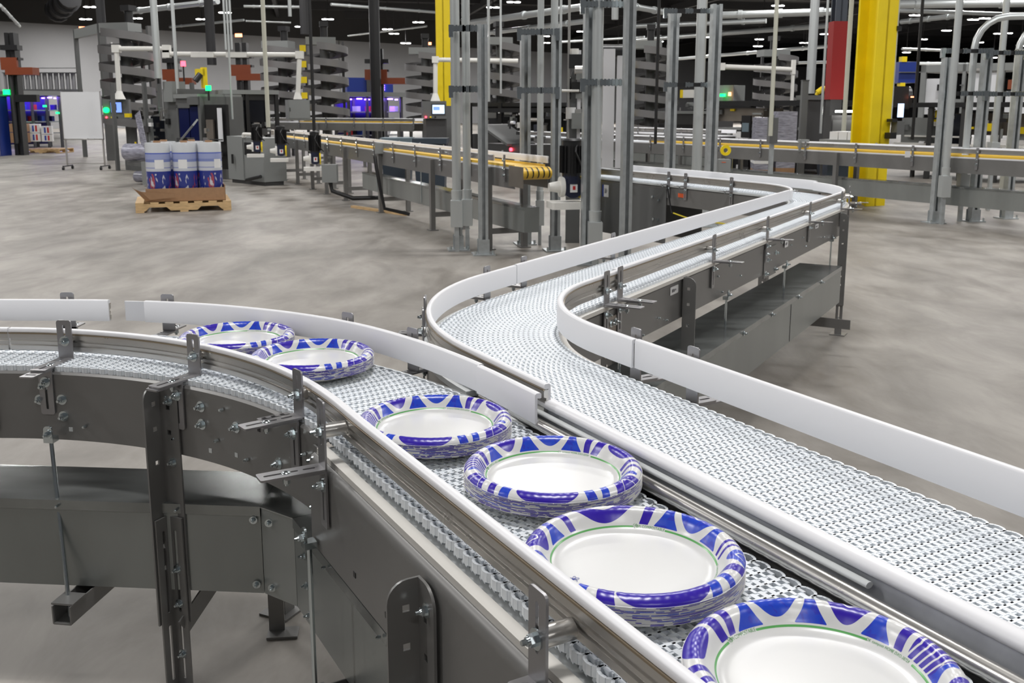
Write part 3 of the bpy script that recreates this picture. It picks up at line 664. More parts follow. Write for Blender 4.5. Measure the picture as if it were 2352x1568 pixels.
def plate_material():
    m = bpy.data.materials.new('coated_paper_plate'); m.use_nodes = True; nt = m.node_tree; b = nt.nodes['Principled BSDF']; L = nt.links.new; N = nt.nodes.new
    def attr(n): a = N('ShaderNodeAttribute'); a.attribute_name = n; return a
    def step(src, lo, hi): r = N('ShaderNodeMapRange'); r.inputs['From Min'].default_value = lo; r.inputs['From Max'].default_value = hi; L(src, r.inputs[0]); return r
    sd = step(attr('sd').outputs['Fac'], -.12, .12); tn = attr('tone'); gr = step(attr('ring').outputs['Fac'], -.08, .08)
    tc = N('ShaderNodeTexCoord'); ns = N('ShaderNodeTexNoise'); ns.inputs['Scale'].default_value = 38; ns.inputs['Distortion'].default_value = 2.5; L(tc.outputs['Object'], ns.inputs['Vector'])
    nr = step(ns.outputs['Fac'], .56, .60)
    mtone = N('ShaderNodeMath'); mtone.operation = 'MULTIPLY'; L(nr.outputs[0], mtone.inputs[0]); mtone.inputs[1].default_value = .45
    ad = N('ShaderNodeMath'); ad.operation = 'MAXIMUM'; L(mtone.outputs[0], ad.inputs[0]); L(tn.outputs['Fac'], ad.inputs[1])
    blue = N('ShaderNodeMixRGB'); blue.inputs[1].default_value = (.012, .052, .50, 1); blue.inputs[2].default_value = (.030, .010, .34, 1); L(ad.outputs[0], blue.inputs[0])
    m1 = N('ShaderNodeMixRGB'); m1.inputs[1].default_value = (.64, .64, .63, 1); L(sd.outputs[0], m1.inputs[0]); L(blue.outputs[0], m1.inputs[2])
    m2 = N('ShaderNodeMixRGB'); L(gr.outputs[0], m2.inputs[0]); L(m1.outputs[0], m2.inputs[1]); m2.inputs[2].default_value = (.10, .36, .10, 1)
    L(m2.outputs[0], b.inputs['Base Color']); b.inputs['Roughness'].default_value = .3; b.inputs['Coat Weight'].default_value = .25; b.inputs['Coat Roughness'].default_value = .2
    # cream paper underside
    geo = N('ShaderNodeNewGeometry'); p2 = N('ShaderNodeBsdfPrincipled'); p2.inputs['Base Color'].default_value = (.72, .70, .64, 1); p2.inputs['Roughness'].default_value = .7
    mx = N('ShaderNodeMixShader'); L(geo.outputs['Backfacing'], mx.inputs[0]); L(b.outputs[0], mx.inputs[1]); L(p2.outputs[0], mx.inputs[2]); L(mx.outputs[0], nt.nodes['Material Output'].inputs['Surface'])
    return m
M_['plate_paper'] = plate_material()
def plate_mesh(elems, gaps, nth=600):
    # refine radially in the rim
    pf = []
    for (a, za), (b, zb_) in zip(PROF, PROF[1:]):
        k = 1 if a < .083 else 2
        for i in range(k): pf.append((a + (b - a) * i / k, za + (zb_ - za) * i / k))
    pf.append(PROF[-1]); pf = pf[1:]
    AL = [0.]
    for (a, za), (b, zb_) in zip(pf, pf[1:]): AL.append(AL[-1] + math.hypot(b - a, zb_ - za))
    a0 = float(np.interp(.1003, [p[0] for p in pf], AL))
    nr = len(pf); V = [(0, 0, PROF[0][1])]; sd = [-5.]; tone = [0.]; ring = [-5.]
    for j, (r, z) in enumerate(pf):
        for i in range(nth):
            th = 360. * i / nth; a = R(th); dz = 0; rr = r
            if r > .098:
                w = (r - .098) / .027 * max(0, min(1, (.130 - r) / .008)); dz = .00016 * w * (math.sin(a * 72) + .6 * math.sin(a * 41 + 1)); rr = r + .00004 * w * math.sin(a * 72)
            V.append((rr * math.cos(a), rr * math.sin(a), z + dz))
            if r > .0998:
                v = (AL[j] - a0) / (AL[-1] - a0)
                s_, t_ = pat(elems, th, v)
                s_ = min(s_ + 1.1, (v - .004) * 33)
                if r > .1302: s_ = -3.
            else: s_, t_ = -5., 0.
            sd.append(s_); tone.append(float(t_))
            g = 1.0 - abs(r - .0980) * 1000
            for g0, g1 in gaps:
                q = (th - (g0 + g1) / 2 + 180) % 360 - 180; g = min(g, (abs(q) - (g1 - g0) / 2) * 1.7)
            ring.append(g if r > .085 else -5.)
    Fc = [(0, 1 + i, 1 + (i + 1) % nth) for i in range(nth)]
    for j in range(nr - 1):
        for i in range(nth):
            a = 1 + j * nth; b = a + nth; Fc.append((a + i, b + i, b + (i + 1) % nth, a + (i + 1) % nth))
    me = bpy.data.meshes.new('paper_plate'); me.from_pydata(V, [], Fc); me.polygons.foreach_set('use_smooth', [True] * len(Fc))
    for nm, arr in (('sd', sd), ('tone', tone), ('ring', ring)):
        at = me.attributes.new(nm, 'FLOAT', 'POINT'); at.data.foreach_set('value', arr)
    me.materials.append(M_['plate_paper']); return me
def ring_text(body, deg, r, size, m, parent, z, name='printed_text', inward=False):
    cu = bpy.data.curves.new('t', 'FONT'); cu.body = body; cu.size = size; cu.align_x = 'CENTER'; cu.space_character = 1.08; cu.resolution_u = 3
    o = bpy.data.objects.new('t', cu); COL.objects.link(o); bpy.context.view_layer.update()
    me = bpy.data.meshes.new_from_object(o.evaluated_get(bpy.context.evaluated_depsgraph_get())); bpy.data.objects.remove(o)
    for v in me.vertices:
        x, y = v.co.x, v.co.y; a = R(deg) - x / r; v.co = ((r + y) * math.cos(a), (r + y) * math.sin(a), float(np.interp(r + y, [q[0] for q in PROF], [q[1] for q in PROF])) + .0004)
    me.materials.append(M_[m]); t = bpy.data.objects.new(name, me); COL.objects.link(t); t.parent = parent; return t
def flower(deg, r, parent, z):
    mb = MB(); c = Vector((r * math.cos(R(deg)), r * math.sin(R(deg)), z))
    for k, a in enumerate((20, 75, 160, 215, 300)):
        q = [c + Vector((math.cos(R(a)) * .0035, math.sin(R(a)) * .0035, 0)) + Matrix.Rotation(R(a), 3, 'Z') @ Vector((.0034 * math.cos(2 * math.pi * i / 14), .0018 * math.sin(2 * math.pi * i / 14), 0)) for i in range(15)]
        mb.tube(q, .00025, 5)
    mb.build('printed_flower', 'blue_ink', parent)

stacks = [  # centre, rotation, variant, name, mirrored text angles (bpi, ok)
    ((-.6391, 2.2031), 10, 2, 'farthest', 'the farthest plate stack, where the belt bends by the curved guard'),
    ((-.4276, 2.0217), 4, 2, 'second', 'the second plate stack from the back, just before the belt bend'),
    ((-.1309, 1.5801), 3, 2, 'third', 'the third plate stack from the back, beside the end of the tall white guard'),
    ((.0597, 1.3549), 0, 2, 'fourth', 'the third plate stack from the front, in the middle of the straight belt'),
    ((.1441, 1.0768), 0, 3, 'fifth', 'the second plate stack from the front'),
    ((.2915, .8315), 2, 1, 'nearest', 'the nearest plate stack, cut off by the bottom edge'),
]
PB = {1: (125, 30), 2: (158, 68), 3: (72, -20)}
meshes = {}
for v, el in ((1, P1), (2, P2), (3, P3)):
    if v == 2: el = [(e[0], e[1] + 186) + e[2:] for e in el]
    b_, o_ = PB[v]; meshes[v] = plate_mesh(el, [(b_ - 13, b_ + 11), (o_ - 17, o_ + 14)])
NP = 16; SP = .0014
labels_top = ['top paper plate of the farthest stack, blue swirl rim, by the belt bend', 'top paper plate of the second stack from the back, blue swirl rim', 'top paper plate of the third stack from the back, by the white guard end',
              'top paper plate of the third stack from the front, green ring reading OK compost', 'top paper plate of the second stack from the front, with a small blue flower mark', 'top paper plate of the nearest stack, cut off by the bottom edge of the photo']
labels_low = ['blue and white plate below the top one in ' + w for w in ('the farthest stack', 'the second stack from the back', 'the third stack from the back', 'the third stack from the front', 'the second stack from the front', 'the nearest stack')]
for si, (c, rot, var, nm, where) in enumerate(stacks):
    rnd = random.Random(si)
    for k in range(NP):
        top = k == NP - 1
        o = bpy.data.objects.new('paper_plate', meshes[var]); COL.objects.link(o)
        j = 0 if top else 1
        o.location = (c[0] + j * rnd.uniform(-.0003, .0003), c[1] + j * rnd.uniform(-.0003, .0003), BZ + .0005 + k * SP)
        o.rotation_euler = (j * rnd.uniform(-.0004, .0004), j * rnd.uniform(-.0004, .0004), R(rot) + (0 if top else R(rnd.uniform(-180, 180))))
        ORG[o.name] = Vector()
        tag(o, labels_top[si] if top else labels_low[si], 'plate', None if top else 'plates below the top one, stack %d' % (si + 1))
        if top:
            o['group'] = 'top plates of the plate stacks'
            bp, ok = PB[var]; sg = 1
            ring_text('BPI COMPOSTABLE', bp - 2, .0970, .0040, 'green_ink', o, .0050)
            ring_text('OK compost HOME DXO-50759', ok, .0970, .0034, 'green_ink', o, .0050)
            q = R(bp + 9.5); cc = Vector((.0985 * math.cos(q), .0985 * math.sin(q), .0080))
            mb = MB(); mb.tube([cc + Vector((.0026 * math.cos(i * math.pi / 8), .0026 * math.sin(i * math.pi / 8), .0026 * .5 * math.cos(i * math.pi / 8 - q))) for i in range(17)], .00022, 5)
            mb.tube([cc + Vector((.0012 * math.sin(i), .0022 - .0007 * i, .0004)) for i in range(7)], .0003, 5); mb.build('printed_emblem', 'green_ink', o)
            if var == 3: flower(207, .082, o, .0022); ring_text('DXE SS', 209, .0885, .0032, 'blue_ink', o, .0030)

# ================================================================== building shell
def struct(mb, name, m): o = mb.build(name, m); o['kind'] = 'structure'; return o
struct(MB().bb(-110, 130, -12, 230, -.2, 0), 'floor', 'floor')
WA = Vector((-34, 66)); WD = Vector((72, 68))
def wallbox(t0, t1, z0, z1, th, off=0):
    a = WA + WD * t0; b = WA + WD * t1; n = Vector((-WD.y, WD.x)).normalized(); c = (a + b) / 2 + n * (th / 2 + off)
    return MB().add(*boxdata(((b - a).length, th, z1 - z0)), Matrix.Translation((c.x, c.y, (z0 + z1) / 2)) @ Matrix.Rotation(math.atan2(WD.y, WD.x), 4, 'Z'))
struct(wallbox(-.6, 2.0, 0, 7, .3), 'wall_back', 'wall')
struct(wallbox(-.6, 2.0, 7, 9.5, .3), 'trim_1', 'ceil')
mb = MB()
for k in range(-4, 22): 
    a = WA + WD * (k * .09); n = Vector((-WD.y, WD.x)).normalized(); mb.box((a.x - n.x * .02, a.y - n.y * .02, 3.5), (.12, .12, 7), math.atan2(WD.y, WD.x))
struct(mb, 'trim_2', 'lgrey')
struct(MB().bb(-110, 130, -12, 230, 9.5, 9.7), 'ceiling', 'ceil')
mb = MB()
for k in range(22): mb.box((10, 48 + k * 7, 9.15), (230, .18, .6), R(12))
for k in range(12): mb.box((-70 + k * 15, 110, 8.8), (.25, 170, .5), R(12))
struct(mb, 'trim_3', 'truss')

# ------------------------------------------------------------------ lamps
LP = [(197, 45), (208, 17), (517, 30), (464, 45), (690, 62), (753, 45), (890, 68), (961, 52), (905, 78), (932, 100), (1132, 18), (1180, 6), (1336, 73), (1252, 84), (1254, 99), (1514, 96), (1620, 86), (1787, 14), (1753, 69), (1744, 91), (1741, 107), (1846, 99), (1851, 112), (1894, 79),
      (2102, 36), (2120, 91), (2174, 71), (2235, 46), (2262, 43), (2293, 78), (2315, 77), (2250, 98), (2281, 133), (2082, 121), (2345, 106), (313, 43), (1985, 60), (1420, 112)]
def lamp_proto():
    r = thing('high_bay_light', 'bright high-bay lamp hanging under the dark ceiling', 'ceiling light', group='high-bay lamps under the ceiling', local=True)
    MB().bb(-.40, .40, -.14, .14, .03, .12).bb(-.03, .03, -.03, .03, .12, 2.2).build('housing', 'truss', r)
    for x in (-.2, .2): MB().lathe([(0, 0), (.16, 0), (.18, .03), (.13, .05), (0, .05)], 16, (x, 0, 0)).build('diffuser', 'lamp', r)
    return r
lp0 = lamp_proto()
for i, (x, y) in enumerate(LP):
    P = un(x, y, 7.0 if y < 100 else 6.2) if y < 128 else un(x, y, 5.8)
    if P.y > 105: d_ = ray(x, y); P = Vector((0, 0, CZ)) + d_ * (105 / d_.y)
    r = lp0 if i == 0 else dup(lp0); r.location = P; r.rotation_euler[2] = R(12)
    l = bpy.data.lights.new('lamp_light', 'AREA'); l.shape = 'RECTANGLE'; l.size = .8; l.size_y = .3; l.energy = 420; l.color = (1, .985, .97)
    o = bpy.data.objects.new('lamp_light', l); COL.objects.link(o); o.location = P - Vector((0, 0, .04)); o['label'] = 'light'
for x, y, sc in ((192, 66, 1), (548, 81, .8), (985, 100, .6)):
    P = PX(x, y, 55); solo(MB().box(P, (.45 * sc, .1, .22 * sc)), 'exit_lamp', 'amber', 'small orange lit sign high on the back wall, %s' % ({192: 'by the leftmost spiral conveyor', 548: 'above the packing machines', 985: 'left of the far yellow column'}[x]), 'sign')

# ------------------------------------------------------------------ generic factory machines
class Mach:
    def __init__(s, name, label, cat, px0, px1, Y0, Y1, ytop, ybot=None, group=None):
        a = PX(px0, 300, Y0); b = PX(px1, 300, Y1); s.W = math.hypot(b.x - a.x, b.y - a.y); s.z1 = PX(px0, ytop, Y0).z; s.z0 = PX(px0, ybot, Y0).z if ybot else 0.
        s.H = s.z1 - s.z0; s.r = thing(name, label, cat, (a.x, a.y, s.z0), group, math.atan2(b.y - a.y, b.x - a.x), local=True)
    def box(s, name, m, *bs):
        for (u0, u1, v0, v1, w0, w1) in bs: o = MB().bb(u0 * s.W, u1 * s.W, w0, w1, v0 * s.H, v1 * s.H).build(name, m, s.r)
        return o
    def cyl(s, name, m, *cs):
        for (u0, v0, w0, u1, v1, w1, r) in cs: o = MB().cyl((u0 * s.W, w0, v0 * s.H), (u1 * s.W, w1, v1 * s.H), r).build(name, m, s.r)
        return o
    def post(s, m, d, us, w0=0, t=.06):
        for u in us:
            for w in (w0, d): s.box('frame_post', m, (u - t / s.W / 2, u + t / s.W / 2, 0, 1, w - t / 2, w + t / 2))
def clutter(s, seed, n, u0, u1, v0, v1, w0, w1, mats=('grey', 'lgrey', 'black', 'steel', 'dgrey', 'paper')):
    rnd = random.Random(seed)
    kinds = ['valve_block', 'sensor_bracket', 'roller', 'air_cylinder', 'junction_box', 'cover_plate']
    for k in range(n):
        m = rnd.choice(mats); kd = rnd.choice(kinds); u = rnd.uniform(u0, u1); v = rnd.uniform(v0, v1); w = rnd.uniform(w0, w1); a = rnd.uniform(.06, .22); b = rnd.uniform(.03, .14)
        if kd in ('roller', 'air_cylinder'):
            if rnd.random() < .5: s.cyl(kd, m, (u, v, w, u + a * 1.4 / s.W, v, w, b * .35))
            else: s.cyl(kd, m, (u, v, w, u, min(v1, v + a / s.H), w, b * .35))
        else: s.box(kd, m, (u, min(u1, u + a / s.W), v, min(v1, v + b / s.H), w, w + .05))
def vline(name, m, px, py, Y, z0, z1, r, label, cat, group=None, square=False):
    P = PX(px, py, Y); mb = MB()
    if square: mb.bb(P.x - r, P.x + r, P.y - r, P.y + r, z0, z1)
    else: mb.cyl((P.x, P.y, z0), (P.x, P.y, z1), r, 12)
    return solo(mb, name, m, label, cat, group)
Zt = 9.5

# ------------------------------------------------------------------ spiral conveyors
def spiral_proto():
    r = thing('spiral_conveyor', 'x', 'spiral conveyor', local=True)
    Rr = .62; z0 = .9; z1 = 3.35; turns = 5.4; N = int(turns * 40)
    pts = []
    for i in range(N + 1):
        a = -2 * math.pi * turns * i / N + .6; pts.append((math.cos(a), math.sin(a), z0 + (z1 - z0) * i / N))
    def helix(r0, r1, dz0, dz1, name, m):
        vs = []
        for c, s_, z in pts:
            for rr, dz in ((r0, dz0), (r0, dz1), (r1, dz1), (r1, dz0)): vs.append((c * rr, s_ * rr, z + dz))
        fs = [(i * 4 + k, i * 4 + (k + 1) % 4, i * 4 + 4 + (k + 1) % 4, i * 4 + 4 + k) for i in range(N) for k in range(4)]
        return MB().add(vs, fs).build(name, m, r)
    helix(Rr, Rr + .006, -.04, .165, 'outer_guard', 'lgreyd'); helix(.30, Rr, -.03, 0, 'spiral_belt', 'dgrey'); helix(.29, .30, -.05, .12, 'inner_guard', 'lgreyd')
    MB().cyl((0, 0, 0), (0, 0, z1 + .2), .13, 20).build('centre_column', 'grey', r)
    for k in range(2):
        a = k * .9 + .8; MB().bb(-.035, .035, -.035, .035, 0, z1 + .25).build('post', 'dgrey', r).location = (.72 * math.cos(a), .72 * math.sin(a), 0)
        for j in range(6): MB().box((.66 * math.cos(a), .66 * math.sin(a), z0 + .1 + j * .45), (.14, .03, .04), a).build('support_arm', 'dgrey', r)
    MB().bb(-.5, .3, -.25, .25, z1 + .1, z1 + .32).build('top_housing', 'lgrey', r)
    MB().cyl((.0, .2, z1 + .3), (.0, .2, z1 + .7), .10, 14).bb(-.12, .12, .05, .35, z1 + .65, z1 + .8).build('drive_motor', 'black', r)
    return r
M_['lgreyd'] = mat('spiral_guard_grey', (.20, .195, .195), .42, .4)
SP_ = [(302, 60, 24.0, 'leftmost spiral conveyor, grey helix behind the white pipe of the left control panel', 1.0), (752, 92, 24.5, 'grey spiral conveyor with yellow tabs rising behind the conveyor with three black motors', .90),
       (655, 100, 27, 'grey spiral conveyor half hidden left of the one with yellow tabs', .95), (980, 115, 27, 'dark spiral conveyor just left of the far yellow column', .90), (1150, 92, 25, 'spiral conveyor seen behind the pair of galvanised conduits at centre', .85),
       (1490, 100, 22, 'spiral conveyor with yellow tabs right of the tall white vertical belts', .78), (1775, 120, 26, 'spiral conveyor standing behind the black-canopied machine, left of the red column', .90)]
sp0 = spiral_proto()
for i, (x, yt, Y, lab, sc) in enumerate(SP_):
    r = sp0 if i == 0 else dup(sp0); P = PX(x, 300, Y); r.location = (P.x, P.y, 0); zt = PX(x, yt, Y).z; r.scale = (sc, sc, zt / 3.6); r.rotation_euler[2] = (-.3, .2, -.2, .1, .3, -.1, .2)[i]; tag(r, lab, 'spiral conveyor', 'spiral conveyors')
    if i in (1, 5):
        for j in range(6): MB().bb(-.66, -.5, -.55, -.42, .98 + j * .45, 1.16 + j * .45).build('yellow_tab', 'yellow', r)

# ------------------------------------------------------------------ yellow and red building columns
def ibeam(px, Y, w, d, z0, z1, name, m, label, rz=.5, tw=.03):
    P = PX(px, 300, Y); r = thing(name, label, 'column', (P.x, P.y, 0), 'building columns', rz, local=True)
    MB().bb(-w / 2, w / 2, -d / 2, -d / 2 + tw, z0, z1).bb(-w / 2, w / 2, d / 2 - tw, d / 2, z0, z1).bb(-tw / 2, tw / 2, -d / 2, d / 2, z0, z1).build('column_shaft', m, r); return r
c1 = ibeam(1999, 13.3, .34, .36, 0, Zt, 'steel_column', 'yellow', 'tall yellow steel column on the right, in front of the far conveyors', .42)
MB().bb(.19, .21, -.16, -.10, 1.1, Zt).build('conduit', 'cream', c1)
mb = MB().bb(.17, .30, -.30, -.19, .95, 1.13); mb.build('switch_box', 'grey', c1); MB().bb(.06, .17, -.30, -.2, .90, .98).build('switch_bracket', 'black', c1); MB().bb(.08, .17, -.30, -.2, 1.12, 1.16).build('switch_bracket', 'black', c1)
MB().bb(.16, .23, -.2, -.14, 2.3, 2.36).build('conduit_clip', 'black', c1)
P = PX(2062, 257, 13.2); MB().bb(.28, .33, -.24, -.18, 1.18, 1.36).build('indicator', 'screenw', c1)
c2 = ibeam(1020, 21.5, .30, .30, 1.36, Zt, 'steel_column', 'yellow', 'narrower far yellow column at the centre, behind the galvanised conduits', .1)
MB().bb(-.19, .19, -.19, .19, 0, 1.36).build('column_base_guard', 'grey', c2)
c3 = ibeam(1911, 17, .20, .20, 2.74, Zt, 'steel_column', 'slateblue', 'column painted dark slate above and red below, left of the tall yellow one', .1)
MB().bb(-.125, .125, -.11, .11, 1.45, 2.74).build('painted_lower_section', 'red', c3)['label'] = 'red lower section'; MB().bb(-.10, .10, -.10, .10, 0, 1.45).build('column_foot', 'dgrey', c3)

# ------------------------------------------------------------------ strut frames and conduits
def strut_thing(px, pyf, Y, z1, label, w=.045, rz=.15, name='strut_post', m='strut', group='galvanised strut posts', z0=0., base=True):
    P = PX(px, pyf, Y); r = thing(name, label, 'post', (P.x, P.y, z0), group, rz, local=True); w2 = w
    pr = [(-w2, -w2), (-w2, w2), (w2, w2), (w2, -w2), (w2 * .35, -w2), (w2 * .35, -w2 * .7), (w2 * .8, -w2 * .7), (w2 * .8, w2 * .8), (-w2 * .8, w2 * .8), (-w2 * .8, -w2 * .7), (-w2 * .35, -w2 * .7), (-w2 * .35, -w2)]
    MB().prism(pr, [], z1 - z0 - .006, Matrix.Translation((0, 0, .006))).build('strut_channel', m, r)
    if base:
        MB().bb(-.10, .10, -.10, .10, 0, .012).build('base_plate', m, r)
        MB().bb(-w2 - .01, w2 + .01, -w2 - .01, -w2, .012, .14).build('base_bracket', m, r); MB().bb(-w2 - .01, w2 + .01, w2, w2 + .01, .012, .14).build('base_bracket', m, r)
        for x, y in ((-.08, -.08), (.08, -.08)): MB().cyl((x, y, .012), (x, y, .045), .011, 6).build('anchor_bolt', 'zinc', r)
    return r
def conduit_thing(px, pyf, Y, zb, z1, label, r_=.036, m='pipe', box=True, group='galvanised conduits', pts=None):
    P = PX(px, pyf, Y); r = thing('conduit', label, 'conduit', (P.x, P.y, 0), group, 0, local=True)
    if pts: MB().tube(pts, r_, 12).build('conduit_pipe', m, r)
    else: MB().cyl((0, 0, zb), (0, 0, z1), r_, 16).build('conduit_pipe', m, r)
    for z in (zb + .02,): MB().cyl((0, 0, z - .05), (0, 0, z + .04), r_ * 1.15, 16, r_ * 1.25).build('coupling', m, r)
    if box: MB().bb(-r_ * 1.35, r_ * 1.35, -r_ * 1.5, r_ * 1.5, zb - .27, zb - .03).build('conduit_body', m, r); MB().bb(-r_ * .5, r_ * .5, -.02, .03, 0, zb - .27).build('stand', 'strut', r)
    return r
def crossbar(pa, pb, Y, py, label, Yb=None, rot=0):
    a = PX(pa, py, Y); b = PX(pb, py, Yb or Y); b.z = a.z; q = b - a; r = thing('strut_crossbar', label, 'crossbar', a, 'strut crossbars', math.atan2(q.y, q.x), local=True); L = q.xy.length
    MB().bb(-.04, L + .04, -.085, -.055, -.022, .022).bb(0, L, -.055, -.05, -.02, .02).build('bar', 'black', r)
    for u0, u1 in ((-.05, .10), (L * .5 - .05, L * .5 + .04), (L - .12, L + .04)):
        mb = MB().bb(u0, u1, -.092, -.085, -.020, .020)
        for k in range(int((u1 - u0) / .03)): mb.bb(u0 + k * .03, u0 + k * .03 + .018, -.105, -.088, -.028, .028)
        mb.build('pipe_clamp', 'zinc', r)
    for u in (-.03, L + .03): MB().bb(u - .018, u + .018, -.11, -.05, -.075, .03).build('clamp_bracket', 'zinc', r)
    return r
strut_thing(1110, 500, 8.66, PX(1113, 55, 8.66).z, 'strut post right of the two tall conduits, left centre', w=.040)
strut_thing(1053, 577, 8.95, .30, 'short strut stub under the leftmost galvanised conduit', w=.035)
conduit_thing(1049, 460, 8.85, .50, Zt, 'leftmost galvanised conduit rising at centre', .040)
conduit_thing(1073, 460, 8.95, .50, Zt, 'second galvanised conduit, close beside the leftmost one', .036)
strut_thing(1206, 400, 9.35, PX(1206, 80, 9.35).z, 'strut post rising just behind the yellow belt end')
strut_thing(1275, 500, 8.9, PX(1275, 64, 8.9).z, 'strut post just right of the yellow belt end', w=.04)
conduit_thing(1240, 460, 9.3, .46, Zt, 'conduit between the two strut posts at the yellow belt end', .030)
conduit_thing(1274, 30, 9.3, 2.0, Zt, 'conduit rising above the strut post right of the yellow belt end', .034, box=False)
crossbar(1045, 1108, 8.8, 67, 'upper clamp bar joining the left pair of conduits to their strut post')
crossbar(1045, 1108, 8.8, 205, 'lower clamp bar joining the left pair of conduits to their strut post')
crossbar(1200, 1272, 8.95, 75, 'upper black bar between the strut posts at the yellow belt end')
crossbar(1200, 1272, 8.95, 208, 'lower black bar between the strut posts at the yellow belt end')
strut_thing(1350, 300, 8.1, PX(1350, 15, 8.1).z, 'strut post left of the tall white vertical belts', w=.042)
conduit_thing(1370, 300, 8.0, .40, Zt, 'thick conduit standing against the strut post left of the white belts', .043)
strut_thing(1441, 300, 7.55, Zt, 'strut post right of the tall white belts, rising past the top edge', w=.040)
crossbar(1345, 1436, 8.05, 190, 'lower clamp bar across the tall white vertical belts'); crossbar(1345, 1436, 8.05, 12, 'upper clamp bar near the top edge above the white belts')
strut_thing(1540, 300, 11.2, PX(1540, 25, 11.2).z, 'strut post right of centre, left one of the third frame', w=.052)
strut_thing(1635, 300, 10.8, PX(1640, 10, 10.8).z, 'strut post right of centre, right one of the third frame', w=.052)
conduit_thing(1603, 300, 11.6, .5, Zt, 'thick grey conduit between the posts of the third frame', .060)
crossbar(1532, 1630, 11.0, 195, 'lower black bar of the third strut frame'); crossbar(1532, 1630, 11.0, 27, 'upper black bar of the third strut frame')
strut_thing(2157, 350, 11.15, PX(2170, 132, 11.15).z, 'left strut post of the frame at far right', w=.040)
strut_thing(2248, 350, 11.3, PX(2265, 115, 11.3).z, 'middle strut post of the frame at far right', w=.046)
strut_thing(2325, 350, 11.6, PX(2340, 112, 11.6).z, 'right strut post of the frame at far right', w=.044)
conduit_thing(2180, 300, 11.0, .58, Zt, 'straight conduit left of the goosenecks at far right', .038)
def goose(px, pyf, Y, pytop, label, m='pipe'):
    P = PX(px, pyf, Y); zt = PX(px, pytop, Y).z; pts = [(0, 0, .55), (0, 0, zt - .35)] + [(.35 - .35 * math.cos(a), 0, zt - .35 + .35 * math.sin(a)) for a in (.3, .6, .9, 1.2, 1.57)] + [(3.5, -.3, zt + .06)]
    return conduit_thing(px, pyf, Y, .58, zt, label, .038, pts=pts)
goose(2222, 300, 11.3, 38, 'gooseneck conduit bending right at the top of the far right frame'); goose(2322, 300, 11.9, 50, 'second gooseneck conduit cut off by the right edge')
conduit_thing(2290, 250, 12.6, .9, Zt, 'conduit behind the gooseneck at far right', .040)
crossbar(2165, 2262, 11.25, 118, 'upper clamp bar at the far right frame'); crossbar(2165, 2250, 11.25, 215, 'lower clamp bar at the far right frame'); crossbar(2265, 2345, 11.3, 122, 'short upper bar behind the goosenecks'); crossbar(2262, 2345, 11.3, 216, 'short lower bar behind the goosenecks')

# drops and poles
for a in [('cable_drop', 'cream', 610, 150, 16, 1.0, Zt, .035, 'cream pole dropping to the conveyor between the black motors', 'pole'),
          ('cable_drop', 'black', 716, 150, 18, .8, Zt, .03, 'black cable dropping in front of the spiral conveyor with yellow tabs', 'cable'),
          ('support_post', 'pipe', 357, 80, 20, 1.9, Zt, .07, 'galvanised double post dropping from the ceiling onto the grey cabinet at left', 'post'),
          ('conduit', 'pipe', 400, 80, 20, 1.6, Zt, .035, 'thin galvanised conduit right of the double post at left', 'conduit'),
          ('conduit', 'pipe', 516, 60, 19, 2.4, Zt, .02, 'leftmost of three thin rods hanging above the packing machines', 'conduit'),
          ('conduit', 'pipe', 523, 60, 19, 1.1, Zt, .02, 'middle of three thin rods hanging above the packing machines', 'conduit'),
          ('conduit', 'pipe', 530, 60, 19, 2.4, Zt, .02, 'rightmost of three thin rods hanging above the packing machines', 'conduit'),
          ('conduit', 'pipe', 667, 60, 20, 3.1, Zt, .035, 'galvanised conduit above the white pipe arm, left of the black mast', 'conduit'),
          ('cable_drop', 'black', 1510, 150, 14, .8, Zt, .022, 'thin black cable left of the third strut frame', 'cable'),
          ('support_pole', 'cream', 1775, 200, 12.6, .95, Zt, .027, 'thin cream pole dropping to the grey box on the right conveyor', 'pole'),
          ('support_pole', 'cream', 1950, 100, 15.5, .8, Zt, .035, 'cream pole beside the red column', 'pole'),
          ('conduit', 'pipe', 1868, 80, 20, 1.6, Zt, .09, 'wide pale conduit left of the red column', 'conduit'),
          ('cable_drop', 'black', 2112, 100, 16, .8, Zt, .025, 'black cable right of the tall yellow column', 'cable'),
          ('conduit', 'pipe', 1122, 60, 15, 1.4, Zt, .022, 'thin rod right of the left strut post', 'conduit'),
          ('conduit', 'pipe', 1288, 60, 11, 1.3, Zt, .014, 'thin rod above the big black motor', 'conduit'),
          ('conduit', 'pipe', 1150, 60, 20, 1.6, Zt, .02, 'thin rod in front of the central spiral conveyor', 'conduit'),
          ('conduit', 'pipe', 1412, 60, 15, 2.6, Zt, .05, 'pale blue-grey conduit above the tall white belts', 'conduit'),
          ('conduit', 'pipe', 1895, 120, 16, .9, Zt, .02, 'thin rod hanging just left of the red column', 'conduit'),
          ('conduit', 'pipe', 1975, 100, 18, 1.2, Zt, .05, 'grey conduit right behind the tall yellow column', 'conduit'),
          ('mast', 'black', 860, 60, 30, 0, Zt, .16, 'thick black mast behind, left of the far yellow column', 'mast'),
          ('mast', 'truss', 700, 60, 26, 3.2, Zt, .12, 'thick black ceiling post left of the spiral with yellow tabs', 'post'),
          ('mast', 'truss', 232, 40, 28, 3.6, Zt, .12, 'black ceiling post above the leftmost spiral conveyor', 'post'),
          ('mast', 'truss', 482, 60, 30, 2.6, Zt, .14, 'dark ceiling post above the yellow robot at left', 'post')]:
    vline(a[0], a[1], a[2], a[3], a[4], a[5], a[6], a[7], a[8], a[9])

